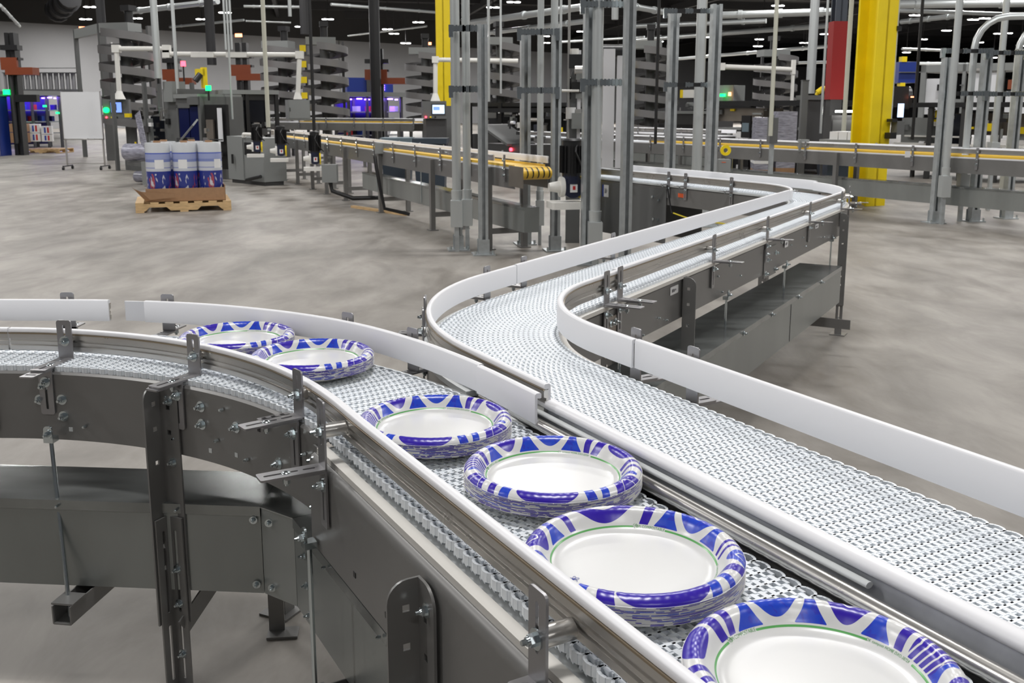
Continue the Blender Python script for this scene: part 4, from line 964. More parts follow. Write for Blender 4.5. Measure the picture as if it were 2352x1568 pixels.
# overhead pipes
def hpipe(x0, y0, x1, y1, z, r, label, m='pipe', name='overhead_pipe', cat='pipe', group='overhead pipes'):
    a = un(x0, y0, z); b = un(x1, y1, z); mid = (a + b) / 2; rt = thing(name, label, cat, mid, group)
    mb = MB().cyl(a, b, r, 14); mb.build('pipe_run', m, rt); d = b - a
    for k in range(3): c = a + d * (k + .5) / 3; MB().cyl(c - d.normalized() * r * .6, c + d.normalized() * r * .6, r * 1.25, 14).build('pipe_coupling', m, rt)
    return rt
for a in [((290, 28, 500, 3), 4.6, .09, 'silver overhead pipe running above the leftmost spiral conveyor'), ((1085, 52, 1345, 15), 5, .13, 'silver overhead pipe crossing behind the central strut posts, upper one'), ((1100, 78, 1350, 48), 5, .11, 'silver overhead pipe crossing behind the central strut posts, lower one'),
          ((1440, 12, 1560, 34), 5, .11, 'silver overhead pipe end above the spiral right of the white belts'), ((1655, 35, 1935, 26), 5, .14, 'thick silver overhead pipe left of the slate and red column'), ((1450, 92, 1910, 58), 5.2, .12, 'long silver overhead pipe behind the third strut frame'),
          ((1455, 60, 1760, 48), 5, .10, 'silver overhead pipe behind the third strut frame, near the top'), ((1560, 135, 1915, 105), 5.4, .12, 'lowest long overhead pipe left of the red column'), ((1800, 145, 1925, 142), 4.6, .1, 'short overhead pipe meeting the red column'),
          ((2060, 10, 2352, 6), 4.8, .14, 'thick overhead pipe at the top right corner'), ((2060, 24, 2352, 34), 4.8, .07, 'thin overhead pipe under the thick one at top right'), ((2070, 50, 2200, 36), 5, .10, 'overhead pipe right of the tall yellow column'), ((2072, 112, 2180, 116), 5, .08, 'low overhead pipe right of the tall yellow column'),
          ((2085, 145, 2352, 150), 4.4, .10, 'long low overhead pipe at far right'), ((560, 14, 695, 16), 5, .05, 'thin overhead pipe above the white pipe arm'), ((565, 48, 668, 52), 5, .04, 'very thin overhead pipe left of the black ceiling post'),
          ((760, 10, 1000, 28), 5.5, .06, 'thin dark overhead pipe left of the far yellow column'), ((800, 82, 980, 60), 5.4, .05, 'slim overhead pipe over the violet-lit machine'), ((1290, 96, 1480, 85), 5.2, .07, 'slim overhead pipe behind the tall white belts'), ((0, 12, 45, 60), 4.2, .05, 'bent pipe at the top left corner'), ((390, 62, 560, 46), 5, .05, 'thin overhead pipe above the packing machines')]:
    hpipe(*a[0], a[1], a[2], a[3])
rt = hpipe(128, 28, 160, -8, 5.6, .42, 'big dark spiral ventilation duct end at the top left', 'truss', 'ventilation_duct', 'duct', None)

# ------------------------------------------------------------------ white pipe arms with touch panels
def vpipe(pts, r, m='pipew'): return MB().tube(pts, r, 12)
P0 = PX(275, 228, 22); P1 = PX(267, 112, 22); P2 = PX(383, 112, 22); P3 = PX(383, 124, 22); P4 = PX(688, 126, 22); P5 = PX(684, 228, 22)
t1 = thing('control_panel_arm', 'white jointed pipe arm carrying the left touch panel and a grey box', 'pipe arm', P0)
for a, b in ((P0, P1), (P1, P2), (P3, P4), (P4, P5)): MB().cyl(a, b, .052, 14).build('pipe_section', 'pipew', t1)
for q in (P1, P2, P3, P4): MB().box(q, (.16, .14, .16)).build('elbow', 'pipew', t1)
MB().cyl(P0, P0 + Vector((0, 0, .18)), .13, 14, .055).build('flange', 'pipew', t1); MB().cyl(P5, P5 + Vector((0, 0, .15)), .1, 14, .055).build('flange', 'pipew', t1)
for px, w in ((467, .5), (545, .45)): q = PX(px, 126, 22); MB().box(q, (w, .2, .11)).build('bearing_housing', 'pipew', t1)
def panel(name, px0, px1, py0, py1, Y, label, smat, sx0, sx1, sy0, sy1, ped=None):
    m = Mach(name, label, 'control panel', px0, px1, Y, Y + .1, py0, py1); m.box('panel_case', 'grey', (0, 1, 0, 1, 0, .25)); m.box('bezel', 'dgrey', ((sx0 - px0 - 3) / (px1 - px0), (sx1 - px0 + 3) / (px1 - px0), (py1 - sy1 - 3) / (py1 - py0), (py1 - sy0 + 3) / (py1 - py0), -.012, 0))
    a = ((sx0 - px0) / (px1 - px0), (sx1 - px0) / (px1 - px0), (py1 - sy1) / (py1 - py0), (py1 - sy0) / (py1 - py0)); s = m.box('touch_screen', smat, (*a, -.02, -.012))
    m.box('screen_window', 'blue', (a[0] + .03, a[0] + (a[1] - a[0]) * .55, a[2] + .1, a[3] - .08, -.023, -.0202)) if smat == 'screen' else m.box('screen_window', 'screen', (a[0] + .03, a[0] + (a[1] - a[0]) * .6, a[2] + .2, a[3] - .1, -.023, -.0202))
    for k in range(3): m.cyl('push_button', ('redl', 'yellow', 'black')[k], (.12 + .2 * k, .08, -.03, .12 + .2 * k, .08, 0, .018))
    return m
m = panel('operator_panel', 240, 300, 228, 273, 22, 'grey operator panel with lit blue screen under the white pipe at left', 'screen', 259, 283, 235, 258)
m.cyl('beacon', 'green', (.14, .45, -.08, .14, .45, 0, .06))
m = panel('operator_panel', 972, 1026, 232, 272, 20, 'grey operator panel with pale lit screen beside the far yellow column', 'screenw', 994, 1021, 241, 261)
m = Mach('panel_pedestal', 'dark grey pedestal under the pale-screened operator panel', 'pedestal', 979, 1026, 20.1, 20.2, 273); m.box('pedestal_body', 'dgrey', (0, 1, .05, 1, 0, .4)); m.box('pedestal_base', 'black', (-.1, 1.1, 0, .05, -.05, .5))
P0 = PX(1000, 232, 20.2); P1 = PX(1000, 137, 20.2); P2 = PX(1190, 140, 20.2)
t1 = thing('control_panel_arm', 'white pipe arm rising from the pale-screened panel and running right', 'pipe arm', P0)
for a, b in ((P0, P1), (P1, P2)): MB().cyl(a, b, .045, 14).build('pipe_section', 'pipew', t1)
MB().box(P1, (.13, .13, .13)).build('elbow', 'pipew', t1); MB().cyl(P0, P0 + Vector((0, 0, .15)), .1, 14, .048).build('flange', 'pipew', t1)
P1 = PX(1655, 153, 20); P2 = PX(1822, 160, 20)
t1 = thing('control_panel_arm', 'white pipe arm over the cream machine right of centre', 'pipe arm', P1); MB().cyl(P1, P2, .05, 14).build('pipe_section', 'pipew', t1); MB().box(P1, (.16, .14, .14)).build('elbow', 'pipew', t1); MB().box(P2 + Vector((0, 0, .05)), (.07, .1, .28)).build('elbow', 'pipew', t1)
a = PX(1822, 165, 20); MB().cyl(a, a - Vector((0, 0, .95)), .035, 10).build('pipe_section', 'pipew', t1)
m = Mach('wall_box', 'plain grey enclosure hanging from the white pipe arm, above the black motors', 'enclosure', 664, 714, 21.8, 22, 229, 274); m.box('enclosure_body', 'lgrey', (0, 1, 0, 1, 0, .3)); m.box('enclosure_door', 'lgrey', (.04, .96, .05, .95, -.012, 0)); m.box('latch', 'black', (.06, .09, .4, .6, -.02, -.012))

# ------------------------------------------------------------------ left background
wb = Mach('whiteboard', 'white writing board on a wheeled stand at left', 'whiteboard', 146, 238, 21.3, 21.3, 211)
wb.box('board', 'board', (0, .97, .40, 1, 0, .03)); wb.box('board_frame', 'steel', (-.01, 0, .39, 1.01, -.01, .04), (.97, .985, .39, 1.01, -.01, .04), (-.01, .985, .385, .40, -.01, .04))
for u in (.02, .96): wb.box('leg', 'steel', (u - .018, u + .018, .04, .40, 0, .03))
wb.box('stretcher', 'steel', (.02, .96, .075, .085, 0, .03)); wb.box('pen_tray', 'steel', (.1, .9, .385, .395, -.06, 0)); wb.box('eraser', 'paper', (.5, .6, .395, .41, -.05, -.01))
for u in (.02, .96):
    for w in (-.2, .25): wb.box('foot', 'dgrey', (u - .02, u + .02, .04, .055, min(w, 0), max(w, .03))); wb.cyl('caster', 'black', (u - .02, .02, w, u + .02, .02, w, .035))
m = Mach('vinyl_curtain', 'deep blue vinyl barrier at the left edge', 'curtain', -30, 24, 27, 28, 220); 
for k in range(4): m.box('curtain_strip', 'blue', (k * .25 + .005, k * .25 + .245, 0, 1, .02 * (k % 2), .02 * (k % 2) + .02))
m.box('curtain_rail', 'grey', (0, 1, 1, 1.03, -.02, .06))
# violet lit palletising machines
def violet_machine(px0, px1, Y, yt, label, seed):
    m = Mach('inspection_machine', label, 'packing machine', px0, px1, Y, Y + 1, yt); m.box('canopy', 'lgrey', (-.05, 1.05, .92, 1, -.1, 1.2)); m.box('back_panel', 'violetm', (0, 1, .05, .92, 1.1, 1.15)); m.post('dgrey', 1.1, (.02, .35, .68, .98), t=.08)
    for k in range(7): m.box('strip_light', 'violet', (.03 + k * .14, .03 + k * .14 + (.09 if k % 3 else .045), .865 + .01 * (k % 2), .885 + .01 * (k % 2), -.02, .03))
    for k in range(3): m.box('shelf', 'lgrey', (.02, .98, .25 + k * .2, .27 + k * .2, 0, 1.0))
    for k in range(12): m.box('wrapped_pack', random.Random(seed + k).choice(['paper', 'lblue', 'paper', 'violetm', 'lred']), (.04 + .077 * k, .10 + .077 * k, .27 + .2 * (k % 3), .36 + .2 * (k % 3), .1, .5))
    l = bpy.data.lights.new('violet_glow', 'AREA'); l.size = 1.5; l.energy = 60; l.color = (.25, .12, 1.); o = bpy.data.objects.new('violet_glow', l); COL.objects.link(o); o.parent = m.r; o.location = (m.W / 2, .5, m.H * .9)
    return m
m = violet_machine(42, 143, 33, 208, 'violet-lit machine with shelves of packs behind the whiteboard', 1)
for u, v in ((.62, .72), (.90, .60), (.30, .36)): m.cyl('beacon', 'green', (u, v, -.1, u, v + .03, -.1, .06))
violet_machine(800, 925, 31, 211, 'violet-lit machine in the centre distance, under the blue cabinet', 5)
m = Mach('corrugated_hood', 'pale corrugated hood above the violet-lit machine at far left', 'hood', 20, 190, 36, 36, 168, 205)
for k in range(26): m.box('hood_rib', 'wall', (k / 26, k / 26 + .022, 0, 1, .1 * (k % 2), .1 * (k % 2) + .1))
m.box('hood_rail', 'grey', (0, 1, 1, 1.05, -.1, .3), (0, 1, -.15, 0, -.1, .3), (0, 1, 1.3, 1.34, 0, .1))
m = Mach('blue_cabinet', 'blue machine cabinet above the violet-lit machine in the centre distance', 'machine cabinet', 800, 905, 33, 33.5, 178, 212); m.box('cabinet_body', 'blue', (0, 1, 0, 1, 0, 1)); m.box('light_column', 'violet', *[(.77, .81, .15 + .14 * k, .22 + .14 * k, -.05, 0) for k in range(5)]); m.box('dark_door', 'dgrey', (.42, .62, 0, 1.1, -.08, 0))
def carton(px, py0, py1, w, Y, label, mt='paper', tape=('lblue', 'lred')):
    m = Mach('carton', label, 'carton', px, px + w, Y, Y + .1, py0, py1, group='cartons by the violet-lit machine'); m.box('carton_body', mt, (0, 1, 0, 1, 0, .5))
    for k, t in enumerate(tape): m.box('printed_band', t, (.25 + .3 * k, .42 + .3 * k, .15, .85, -.004, 0))
for k, (px, a, b, lab) in enumerate(((22, 284, 303, 'brown carton with red and blue print, upper one by the blue barrier'), (22, 305, 328, 'brown carton with red and blue print, lower one by the blue barrier'))): carton(px, a, b, 38, 29, lab, 'card')
for k, (px, a, b, lab) in enumerate(((68, 285, 305, 'white printed carton, upper left on the far pallet'), (95, 290, 308, 'white printed carton, upper right on the far pallet'), (68, 306, 325, 'white printed carton, lower left on the far pallet'), (95, 309, 325, 'white printed carton, lower right on the far pallet'))): carton(px, a, b, 24, 29.5, lab)
def pallet(x, y, w, d, rz, label):
    r = thing('wooden_pallet', label, 'pallet', (x, y, 0), None, rz, local=True)
    for k in range(7): MB().bb(-w / 2 + k * (w - .1) / 6, -w / 2 + k * (w - .1) / 6 + .1, -d / 2, d / 2, .105, .125).build('deck_board', 'wood', r)
    for k in range(3):
        yy = (-d / 2 + .02, 0, d / 2 - .02)[k]
        MB().prism([(-w / 2, .02), (-w / 2, .105), (w / 2, .105), (w / 2, .02), (w * .40, .02), (w * .36, .065), (w * .18, .065), (w * .14, .02), (-w * .14, .02), (-w * .18, .065), (-w * .36, .065), (-w * .40, .02)], [], .04, frame4(Vector((0, yy + .02, 0)), (1, 0, 0), (0, 0, 1), (0, -1, 0))).build('stringer', 'wood', r)
    for k in range(3): MB().bb(-w / 2, -w / 2 + .1, -d / 2, d / 2, 0, .02).build('bottom_board', 'wood', r).location = (k * (w - .1) / 2, 0, 0)
    return r
P = PX(110, 330, 29.8); pallet(P.x, P.y, 1.1, 1.0, 0, 'far wooden pallet under white cartons behind the whiteboard')
# lift columns with orange arms
def lift(px, Y, yt, label, w, side):
    m = Mach('lift_column', label, 'lift column', px - w, px + w, Y, Y, yt); m.box('mast', 'black', (.1, .42, 0, 1, 0, .3), (.58, .9, 0, 1, 0, .3)); m.box('carriage', 'black', (-.2, 1.3, .86, .9, -.1, .2), (-.2, 1.3, .78, .80, -.1, .2))
    m.box('orange_arm', 'orange', (-1.2 if side < 0 else .2, .8 if side < 0 else 2.6, .66, .72, -.2, .2), (-.2, 1.2, .70, .80, -.15, -.05)); m.cyl('cable_chain', 'truss', (.5, .1, -.1, .5, .65, -.1, .05)); return m
m = lift(40, 28, 75, 'black lift column with orange arm at the far left', 13, 1); m.cyl('beacon', 'green', (.1, .50, -.15, .1, .54, -.15, .09)); m.box('gripper', 'black', (.6, 2.6, .44, .50, -.1, .1))
lift(562, 30, 98, 'black lift column with orange arm above the packing machines', 16, 1)
lift(868, 30.5, 112, 'black lift column with long orange arm over the blue cabinet', 18, 1)
lift(402, 29, 110, 'black lift column with orange arm right of the double post', 12, 1)
m = Mach('machine_frame', 'tall grey square-post machine frame left of the leftmost spiral conveyor', 'frame', 186, 246, 27, 25, 68)
for u, t in ((.02, .10), (.95, .16)):
    for w in (0, 1.2): m.box('frame_post', 'grey', (u - t / 2 / m.W, u + t / 2 / m.W, 0, 1, w, w + t))
m.box('frame_beam', 'lgrey', (0, 1, .93, 1, 0, .12), (0, 1, .45, .48, 0, .08)); m.box('inner_post', 'dgrey', (.4, .5, 0, .8, .5, .6)); clutter(m, 3, 8, .1, .8, .4, .9, .3, .8)
# packing line machines
m = Mach('film_unwinder', 'dark film unwinding machine with a grey roll, left of the pallet of rolls', 'packing machine', 286, 345, 17.2, 16.4, 300)
m.box('base_frame', 'grey', (.75, 1, 0, .75, 0, .1), (0, 1, .35, .42, 0, .08), (.0, .08, .1, .42, .3, .4)); m.box('side_plate', 'lgrey', (.68, .98, .02, .45, -.05, 0)); m.cyl('film_roll', 'film', (.05, .60, .0, .65, .60, .3, .15)); m.cyl('roll_core', 'black', (.62, .60, .28, .70, .60, .34, .07)); m.cyl('film_roll', 'film', (.15, .14, .1, .6, .14, .3, .10))
MB().add(*boxdata((.22, .01, .75)), Matrix.Translation((m.W * .45, .1, m.H * .95)) @ Matrix.Rotation(-.35, 4, 'Y')).build('film_web', 'film', m.r); clutter(m, 11, 10, .1, .9, .2, .8, .1, .4)
m = Mach('case_packer', 'cluttered grey case packing machine below the leftmost spiral conveyor', 'packing machine', 262, 405, 21, 19.5, 190)
m.box('machine_base', 'grey', (0, 1, 0, .28, .2, 1.2)); m.box('cabinet', 'grey', (.62, .86, .28, .92, .3, 1.0)); m.box('junction_cabinet', 'lgrey', (.70, .84, .78, 1.0, .2, .5)); m.box('guard_door', 'glassd', (.05, .5, .3, .62, .8, .82)); m.post('grey', 1.1, (.02, .55), t=.07)
m.box('sloping_panel', 'lgrey', (.42, .58, .34, .60, .0, .1)); clutter(m, 21, 34, .1, .72, .12, .72, -.1, .7, ('grey', 'lgrey', 'black', 'steel', 'paper', 'yellow', 'dgrey', 'steel'))
m = Mach('shrink_wrapper', 'dark cabinet with blue-black windows behind the pallet of rolls', 'packing machine', 408, 520, 19, 18.2, 222)
m.box('cabinet_shell', 'grey', (.28, .50, .9, 1, -.05, 1), (0, .28, .86, 1, 0, 1), (0, .03, 0, .9, 0, 1), (.47, .52, 0, 1, -.02, 1), (0, 1, 0, .12, 0, 1)); m.box('window', 'glassb', (.03, .24, .30, .86, .02, .04), (.26, .47, .30, .88, .02, .04)); m.box('side_door', 'black', (.54, .98, .1, .9, .05, .1)); m.box('door_window', 'plate', (.60, .74, .36, .72, .0, .04)); m.box('white_door_label', 'board', (.86, .93, .46, .86, -.03, .0)); m.box('top_beam', 'lgrey', (0, .5, .98, 1.03, -.05, 1)); clutter(m, 31, 14, .1, .9, .1, .45, -.2, 0)
m.cyl('stack_light', 'green', (.60, 1.07, .1, .60, 1.13, .1, .05)); m.cyl('stack_light_pole', 'black', (.60, .95, .1, .60, 1.07, .1, .02))
P = PX(421, 152, 25); r = thing('beacon_light', 'small red beacon on a thin pole above the packing machines, right of the double post', 'beacon', (P.x, P.y, 0)); MB().cyl(P, P + Vector((0, 0, .12)), .06, 12).build('lamp_dome', 'redl', r); MB().cyl((P.x, P.y, 0), P, .02, 8).build('pole', 'black', r)
m = Mach('infeed_panel', 'sloping pale control shelf behind the film rolls', 'panel', 390, 450, 17.6, 17.4, 285, 330); MB().add(*boxdata((.55, .30, .03)), Matrix.Translation((m.W * .5, .1, m.H * .55)) @ Matrix.Rotation(-.75, 4, 'Y') @ Matrix.Rotation(.5, 4, 'X')).build('panel_top', 'lgrey', m.r); m.box('panel_stand', 'dgrey', (.1, .5, -2., .3, .1, .3)); clutter(m, 51, 6, .5, 1.1, -.2, .8, 0, .3)
m = Mach('cartoner', 'black framed machine with large dark windows right of the pallet of rolls', 'packing machine', 518, 640, 19.6, 20.2, 206)
m.box('machine_base', 'black', (0, 1, 0, .22, 0, 1.1)); m.post('black', 1.1, (.02, .42, .80, .98), t=.07); m.box('canopy', 'lgrey', (-.02, 1.02, .95, 1, -.05, 1.2)); m.box('canopy_edge', 'black', (0, 1, .88, .95, 0, .05)); m.box('window', 'glassd', (.04, .40, .25, .88, .02, .04), (.44, .78, .25, .88, .02, .04)); clutter(m, 61, 22, .04, .9, .25, .62, -.1, 0)
m.box('yellow_robot_cover', 'yellow', (-.30, -.22, 1.02, 1.26, .2, .35), (-.40, -.26, 1.16, 1.24, .2, .35)); m.cyl('robot_joint', 'black', (-.44, 1.10, .2, -.34, 1.18, .2, .06))
m = Mach('feeder_cabinet', 'light grey rounded cabinet with dark handle at the left end of the motor conveyor', 'machine cabinet', 520, 600, 17.5, 16.6, 312)
m.box('cabinet_body', 'lgrey', (0, .45, .08, 1, 0, .45), (.45, 1, .08, .98, .02, .45)); m.box('cabinet_opening', 'black', (.50, .92, .62, .88, 0, .03)); m.cyl('door_handle', 'black', (.2, .42, -.04, .2, .62, -.04, .02)); m.box('kick_plate', 'dgrey', (.02, .98, 0, .08, .05, .4)); m.cyl('cable', 'black', (.6, .1, -.05, 1.0, .2, -.05, .03))
m.cyl('guard_tube', 'pipew', (.5, 1.05, 0, .9, 1.05, 0, .03), (.5, .98, 0, .5, 1.05, 0, .03), (.9, .98, 0, .9, 1.05, 0, .03))
# pallet with printed film rolls
a = PX(316, 480, 12.5); pr_ = pallet((-4.70 - 3.62) / 2 - .19, (12.18 + 12.56) / 2 + .50, 1.16, 1.0, .335, 'wooden pallet with printed film rolls in a cardboard tray')
def plocal(x, y, z): return pr_.location + Matrix.Rotation(.335, 3, 'Z') @ Vector((x, y, z))
tr = thing('cardboard_tray', 'torn brown cardboard tray under the printed film rolls', 'cardboard tray', plocal(0, 0, .125), None, .335, local=True)
MB().bb(-.45, .52, -.44, -.43, .002, .17).bb(-.45, .52, .43, .44, .002, .17).bb(.51, .52, -.44, .44, .002, .20).bb(-.45, .52, -.44, .44, .002, .01).build('tray_wall', 'card', tr)
MB().add([(-.45, -.44, .01), (-.58, -.42, .17), (-.40, -.46, .03), (-.1, -.50, .06), (-.1, -.49, .10), (-.50, -.47, .14), (-.62, -.36, .2)], [(0, 2, 5, 1), (2, 3, 4, 5), (0, 1, 6)]).build('torn_flap', 'card', tr)
def film_mat():
    m = bpy.data.materials.new('printed_film'); m.use_nodes = True; nt = m.node_tree; b = nt.nodes['Principled BSDF']; L = nt.links.new; N = nt.nodes.new
    tc = N('ShaderNodeTexCoord'); sp = N('ShaderNodeSeparateXYZ'); L(tc.outputs['Object'], sp.inputs[0]); cr = N('ShaderNodeValToRGB'); cr.color_ramp.interpolation = 'CONSTANT'; mr = N('ShaderNodeMath'); mr.operation = 'DIVIDE'; mr.inputs[1].default_value = .66; L(sp.outputs['Z'], mr.inputs[0]); L(mr.outputs[0], cr.inputs[0])
    E_ = cr.color_ramp.elements; E_[0].position = 0; E_[0].color = (.02, .035, .24, 1); E_[1].position = .50; E_[1].color = (.55, .57, .62, 1)
    for p, c in ((.55, (.25, .28, .5, 1)), (.565, (.55, .57, .62, 1)), (.655, (.20, .24, .48, 1)), (.70, (.30, .34, .55, 1)), (.79, (.08, .12, .45, 1)), (.81, (.58, .60, .62, 1))): e = E_.new(p); e.color = c
    n = N('ShaderNodeTexNoise'); n.inputs['Scale'].default_value = 9; mp = N('ShaderNodeMapping'); mp.inputs['Scale'].default_value = (1.4, 1.4, .5); L(tc.outputs['Object'], mp.inputs[0]); L(mp.outputs[0], n.inputs['Vector'])
    st = N('ShaderNodeMapRange'); st.inputs['From Min'].default_value = .61; st.inputs['From Max'].default_value = .64; L(n.outputs['Fac'], st.inputs[0]); lt = N('ShaderNodeMath'); lt.operation = 'LESS_THAN'; L(mr.outputs[0], lt.inputs[0]); lt.inputs[1].default_value = .46; mu = N('ShaderNodeMath'); mu.operation = 'MULTIPLY'; L(st.outputs[0], mu.inputs[0]); L(lt.outputs[0], mu.inputs[1])
    mx = N('ShaderNodeMixRGB'); L(mu.outputs[0], mx.inputs[0]); L(cr.outputs[0], mx.inputs[1]); mx.inputs[2].default_value = (.36, .06, .09, 1)
    n2 = N('ShaderNodeTexNoise'); n2.inputs['Scale'].default_value = 14; L(mp.outputs[0], n2.inputs['Vector']); s2 = N('ShaderNodeMapRange'); s2.inputs['From Min'].default_value = .57; s2.inputs['From Max'].default_value = .6; L(n2.outputs['Fac'], s2.inputs[0]); m3 = N('ShaderNodeMixRGB'); m4 = N('ShaderNodeMath'); m4.operation = 'MULTIPLY'; L(s2.outputs[0], m4.inputs[0]); L(lt.outputs[0], m4.inputs[1]); L(m4.outputs[0], m3.inputs[0]); L(mx.outputs[0], m3.inputs[1]); m3.inputs[2].default_value = (.6, .6, .65, 1)
    L(m3.outputs[0], b.inputs['Base Color']); b.inputs['Roughness'].default_value = .25; b.inputs['Coat Weight'].default_value = .4; return m
M_['printed_film'] = film_mat()
rl = thing('film_roll', 'x', 'film roll', local=True)
MB().lathe([(.045, .0), (.150, 0), (.152, .004), (.152, .640), (.149, .648), (.045, .648)], 40).build('wound_film', 'printed_film', rl)
MB().lathe([(.038, 0), (.045, 0), (.045, .668), (.038, .668), (.038, 0)], 24).build('core_tube', 'card', rl)
q = MB()
for k in range(7):
    a0 = R(-115 + k * 6); a1 = R(-115 + (k + 1) * 6); q.add([(.1525 * math.cos(a0), .1525 * math.sin(a0), .36), (.1525 * math.cos(a1), .1525 * math.sin(a1), .36), (.1525 * math.cos(a1), .1525 * math.sin(a1), .46), (.1525 * math.cos(a0), .1525 * math.sin(a0), .46)], [(0, 1, 2, 3)])
q.build('paper_label', 'paper', rl)
for k, (x, y, lab) in enumerate(((-.28, -.26, 'left one of the printed film rolls on the pallet, standing apart'), (.045, -.26, 'middle one of the front printed film rolls on the pallet'), (.352, -.26, 'right one of the front printed film rolls on the pallet'), (-.2, .20, 'back left film roll on the pallet, mostly hidden'), (.15, .20, 'back right film roll on the pallet, mostly hidden'))):
    r = rl if k == 0 else dup(rl); r.location = plocal(x, y, .136); r.scale = (1, 1, 1.13); r.rotation_euler[2] = (.5, .2, 1.1, 2, 3)[k]; tag(r, lab, 'film roll', 'printed film rolls on the pallet')

# ------------------------------------------------------------------ background conveyors
def straight_conv(name, label, P0, P1, w, zt, belt_m, yellow, legs, duct, root_at, rails=True, endroll=False, lights=12):
    h = math.atan2(P1[1] - P0[1], P1[0] - P0[0]); L = math.hypot(P1[0] - P0[0], P1[1] - P0[1]); p = Path(P0, h).line(L, .5); r = thing(name, label, 'conveyor', (root_at[0], root_at[1], 0)); hw = w / 2
    strip(p, 0, L, r, 1, -hw, hw, zt - .02, zt, belt_m, 'belt')
    for sd in (1, -1):
        side_frame(p, 0, L - .05, r, sd, hw + .02, zt - .19, zt - .02); strip(p, 0, L - .05, r, sd, hw - .0, hw + .02, zt - .022, zt - .006, 'guard', 'wear_strip')
        if rails: guard(p, 0, L - (.55 if sd == yellow[1] else .02), r, sd, hw + .0, zt + .03, zt + .09)
        if yellow[0]: strip(p, yellow[2], L - .1, r, sd, hw + .001, hw + .016, zt - .005, zt + .016, 'ybelt', 'yellow_edge_strip')
    k = .3
    while k < L:
        for sd in (1, -1):
            P, N, hh = p.at(k); n3 = Vector((N.x, N.y, 0)) * sd
            MB().box(Vector((P.x, P.y, zt - .02)) + n3 * (hw + .032), (.03, .008, .24), hh).build('guide_bracket', 'bracket', r)
            for z in (.05, -.03, -.08): MB().cyl(Vector((P.x, P.y, zt + z)) + n3 * (hw + .036), Vector((P.x, P.y, zt + z)) + n3 * (hw + .052), .012, 8).build('bolt', 'zinc', r)
        k += .85
    for s in legs:
        for sd in (1, -1):
            P, N, hh = p.at(s); c = Vector((P.x, P.y, 0)) + Vector((N.x, N.y, 0)) * sd * (hw + .04); MB().box(c + Vector((0, 0, (zt - .03) / 2)), (.055, .05, zt - .03), hh).box(c + Vector((0, 0, .005)), (.1, .1, .01), hh).build('leg', 'frame', r)
        P, N, hh = p.at(s); MB().box((P.x, P.y, .17), (.04, w + .08, .05), hh).build('cross_strap', 'frame', r)
    if duct:
        a, b, z0, z1, o0 = duct; A_, n, _ = p.at(a); B_, _, _ = p.at(b); duct_box(r, A_ + n * o0, B_ + n * o0, abs(o0) * 2 * .8, -n * (1 if o0 > 0 else -1), z0, z1)
        for k in range(3):
            P, N, hh = p.at(a + (b - a) * (k + .4) / 3); c = Vector((P.x, P.y, 0)) + Vector((N.x, N.y, 0)) * (o0 * 1.05); MB().cyl(c + Vector((0, 0, z1 - .2)), c + Vector((0, 0, zt - .18)), .006, 8).build('hanger_rod', 'zinc', r)
    return r, p
cn0 = Vector((.190, 8.50)); cdir = Vector((math.cos(R(113.6)), math.sin(R(113.6)))); cfar = cn0 + cdir * 11.6
rC, pC = straight_conv('belt_conveyor', 'conveyor with yellow edge strips ending in a yellow belt end left of centre', cfar, cn0, .28, .79, 'ybelt', (True, -1, 4.5), (1.0, 2.2, 3.4, 4.4, 5.6, 7.4, 9.4, 11.0), (6.2, 11.7, .22, .44, -.09), (cn0.x, cn0.y))
# yellow belt end drum with black bars
t = -cdir; nrm = Vector((-t.y, t.x)); c = cn0 - t * .03
mb = MB(); pts = [(c + t * (.09 * math.cos(R(a))), .79 - .055 + .055 * math.sin(R(a))) for a in range(90, -91, -15)]
vs = []; 
for q, z in pts: vs += [(q.x + nrm.x * .15, q.y + nrm.y * .15, z), (q.x - nrm.x * .15, q.y - nrm.y * .15, z)]
mb.add(vs, [(2 * i, 2 * i + 1, 2 * i + 3, 2 * i + 2) for i in range(len(pts) - 1)]); mb.build('belt_end', 'ybelt', rC)
mb = MB()
for k in range(6):
    a = .13 - k * .052; vs = []
    for q, z in pts: vs += [(q.x + t.x * .003 + nrm.x * a, q.y + t.y * .003 + nrm.y * a, z + .0015), (q.x + t.x * .003 + nrm.x * (a - .012), q.y + t.y * .003 + nrm.y * (a - .012), z + .0015)]
    mb.add(vs, [(2 * i, 2 * i + 1, 2 * i + 3, 2 * i + 2) for i in range(len(pts) - 1)])
mb.build('belt_end_bar', 'black', rC)
MB().box((cn0.x - nrm.x * .17 - t.x * .0, cn0.y - nrm.y * .17, .71), (.30, .006, .18), math.atan2(t.y, t.x)).build('end_plate', 'plate', rC)
# grey box on its side and tall conduit
P = PX(879, 340, 12.3); MB().box((P.x, P.y - .05, P.z), (.17, .1, .13)).build('junction_box', 'lgrey', rC)
P = PX(862, 400, 11.6); MB().tube([(P.x, P.y, .74), (P.x + .02, P.y - .03, .6), (P.x + .06, P.y - .03, .35), (P.x + .1, P.y, .12), (P.x + .4, P.y, .05)], .022, 8).build('cable_hose', 'black', rC)
P = PX(758, 398, 13.2); MB().bb(P.x - .10, P.x + .1, P.y - .06, P.y + .06, P.z - .12, P.z + .12).build('junction_box', 'lgrey', rC); MB().tube([(P.x, P.y, P.z - .12), (P.x + .02, P.y, .2), (P.x + .3, P.y, .1), (P.x + .7, P.y + .1, .1)], .03, 8).build('cable_hose', 'black', rC)
nD = Vector((4.44, 12.16)); dD = Vector((math.cos(R(119)), math.sin(R(119))))
nrD = Vector((-dD.y, dD.x)) * -1  # to the far side
D0 = nD + dD * 9 + nrD * .15; D1 = nD - dD * 3.2 + nrD * .15
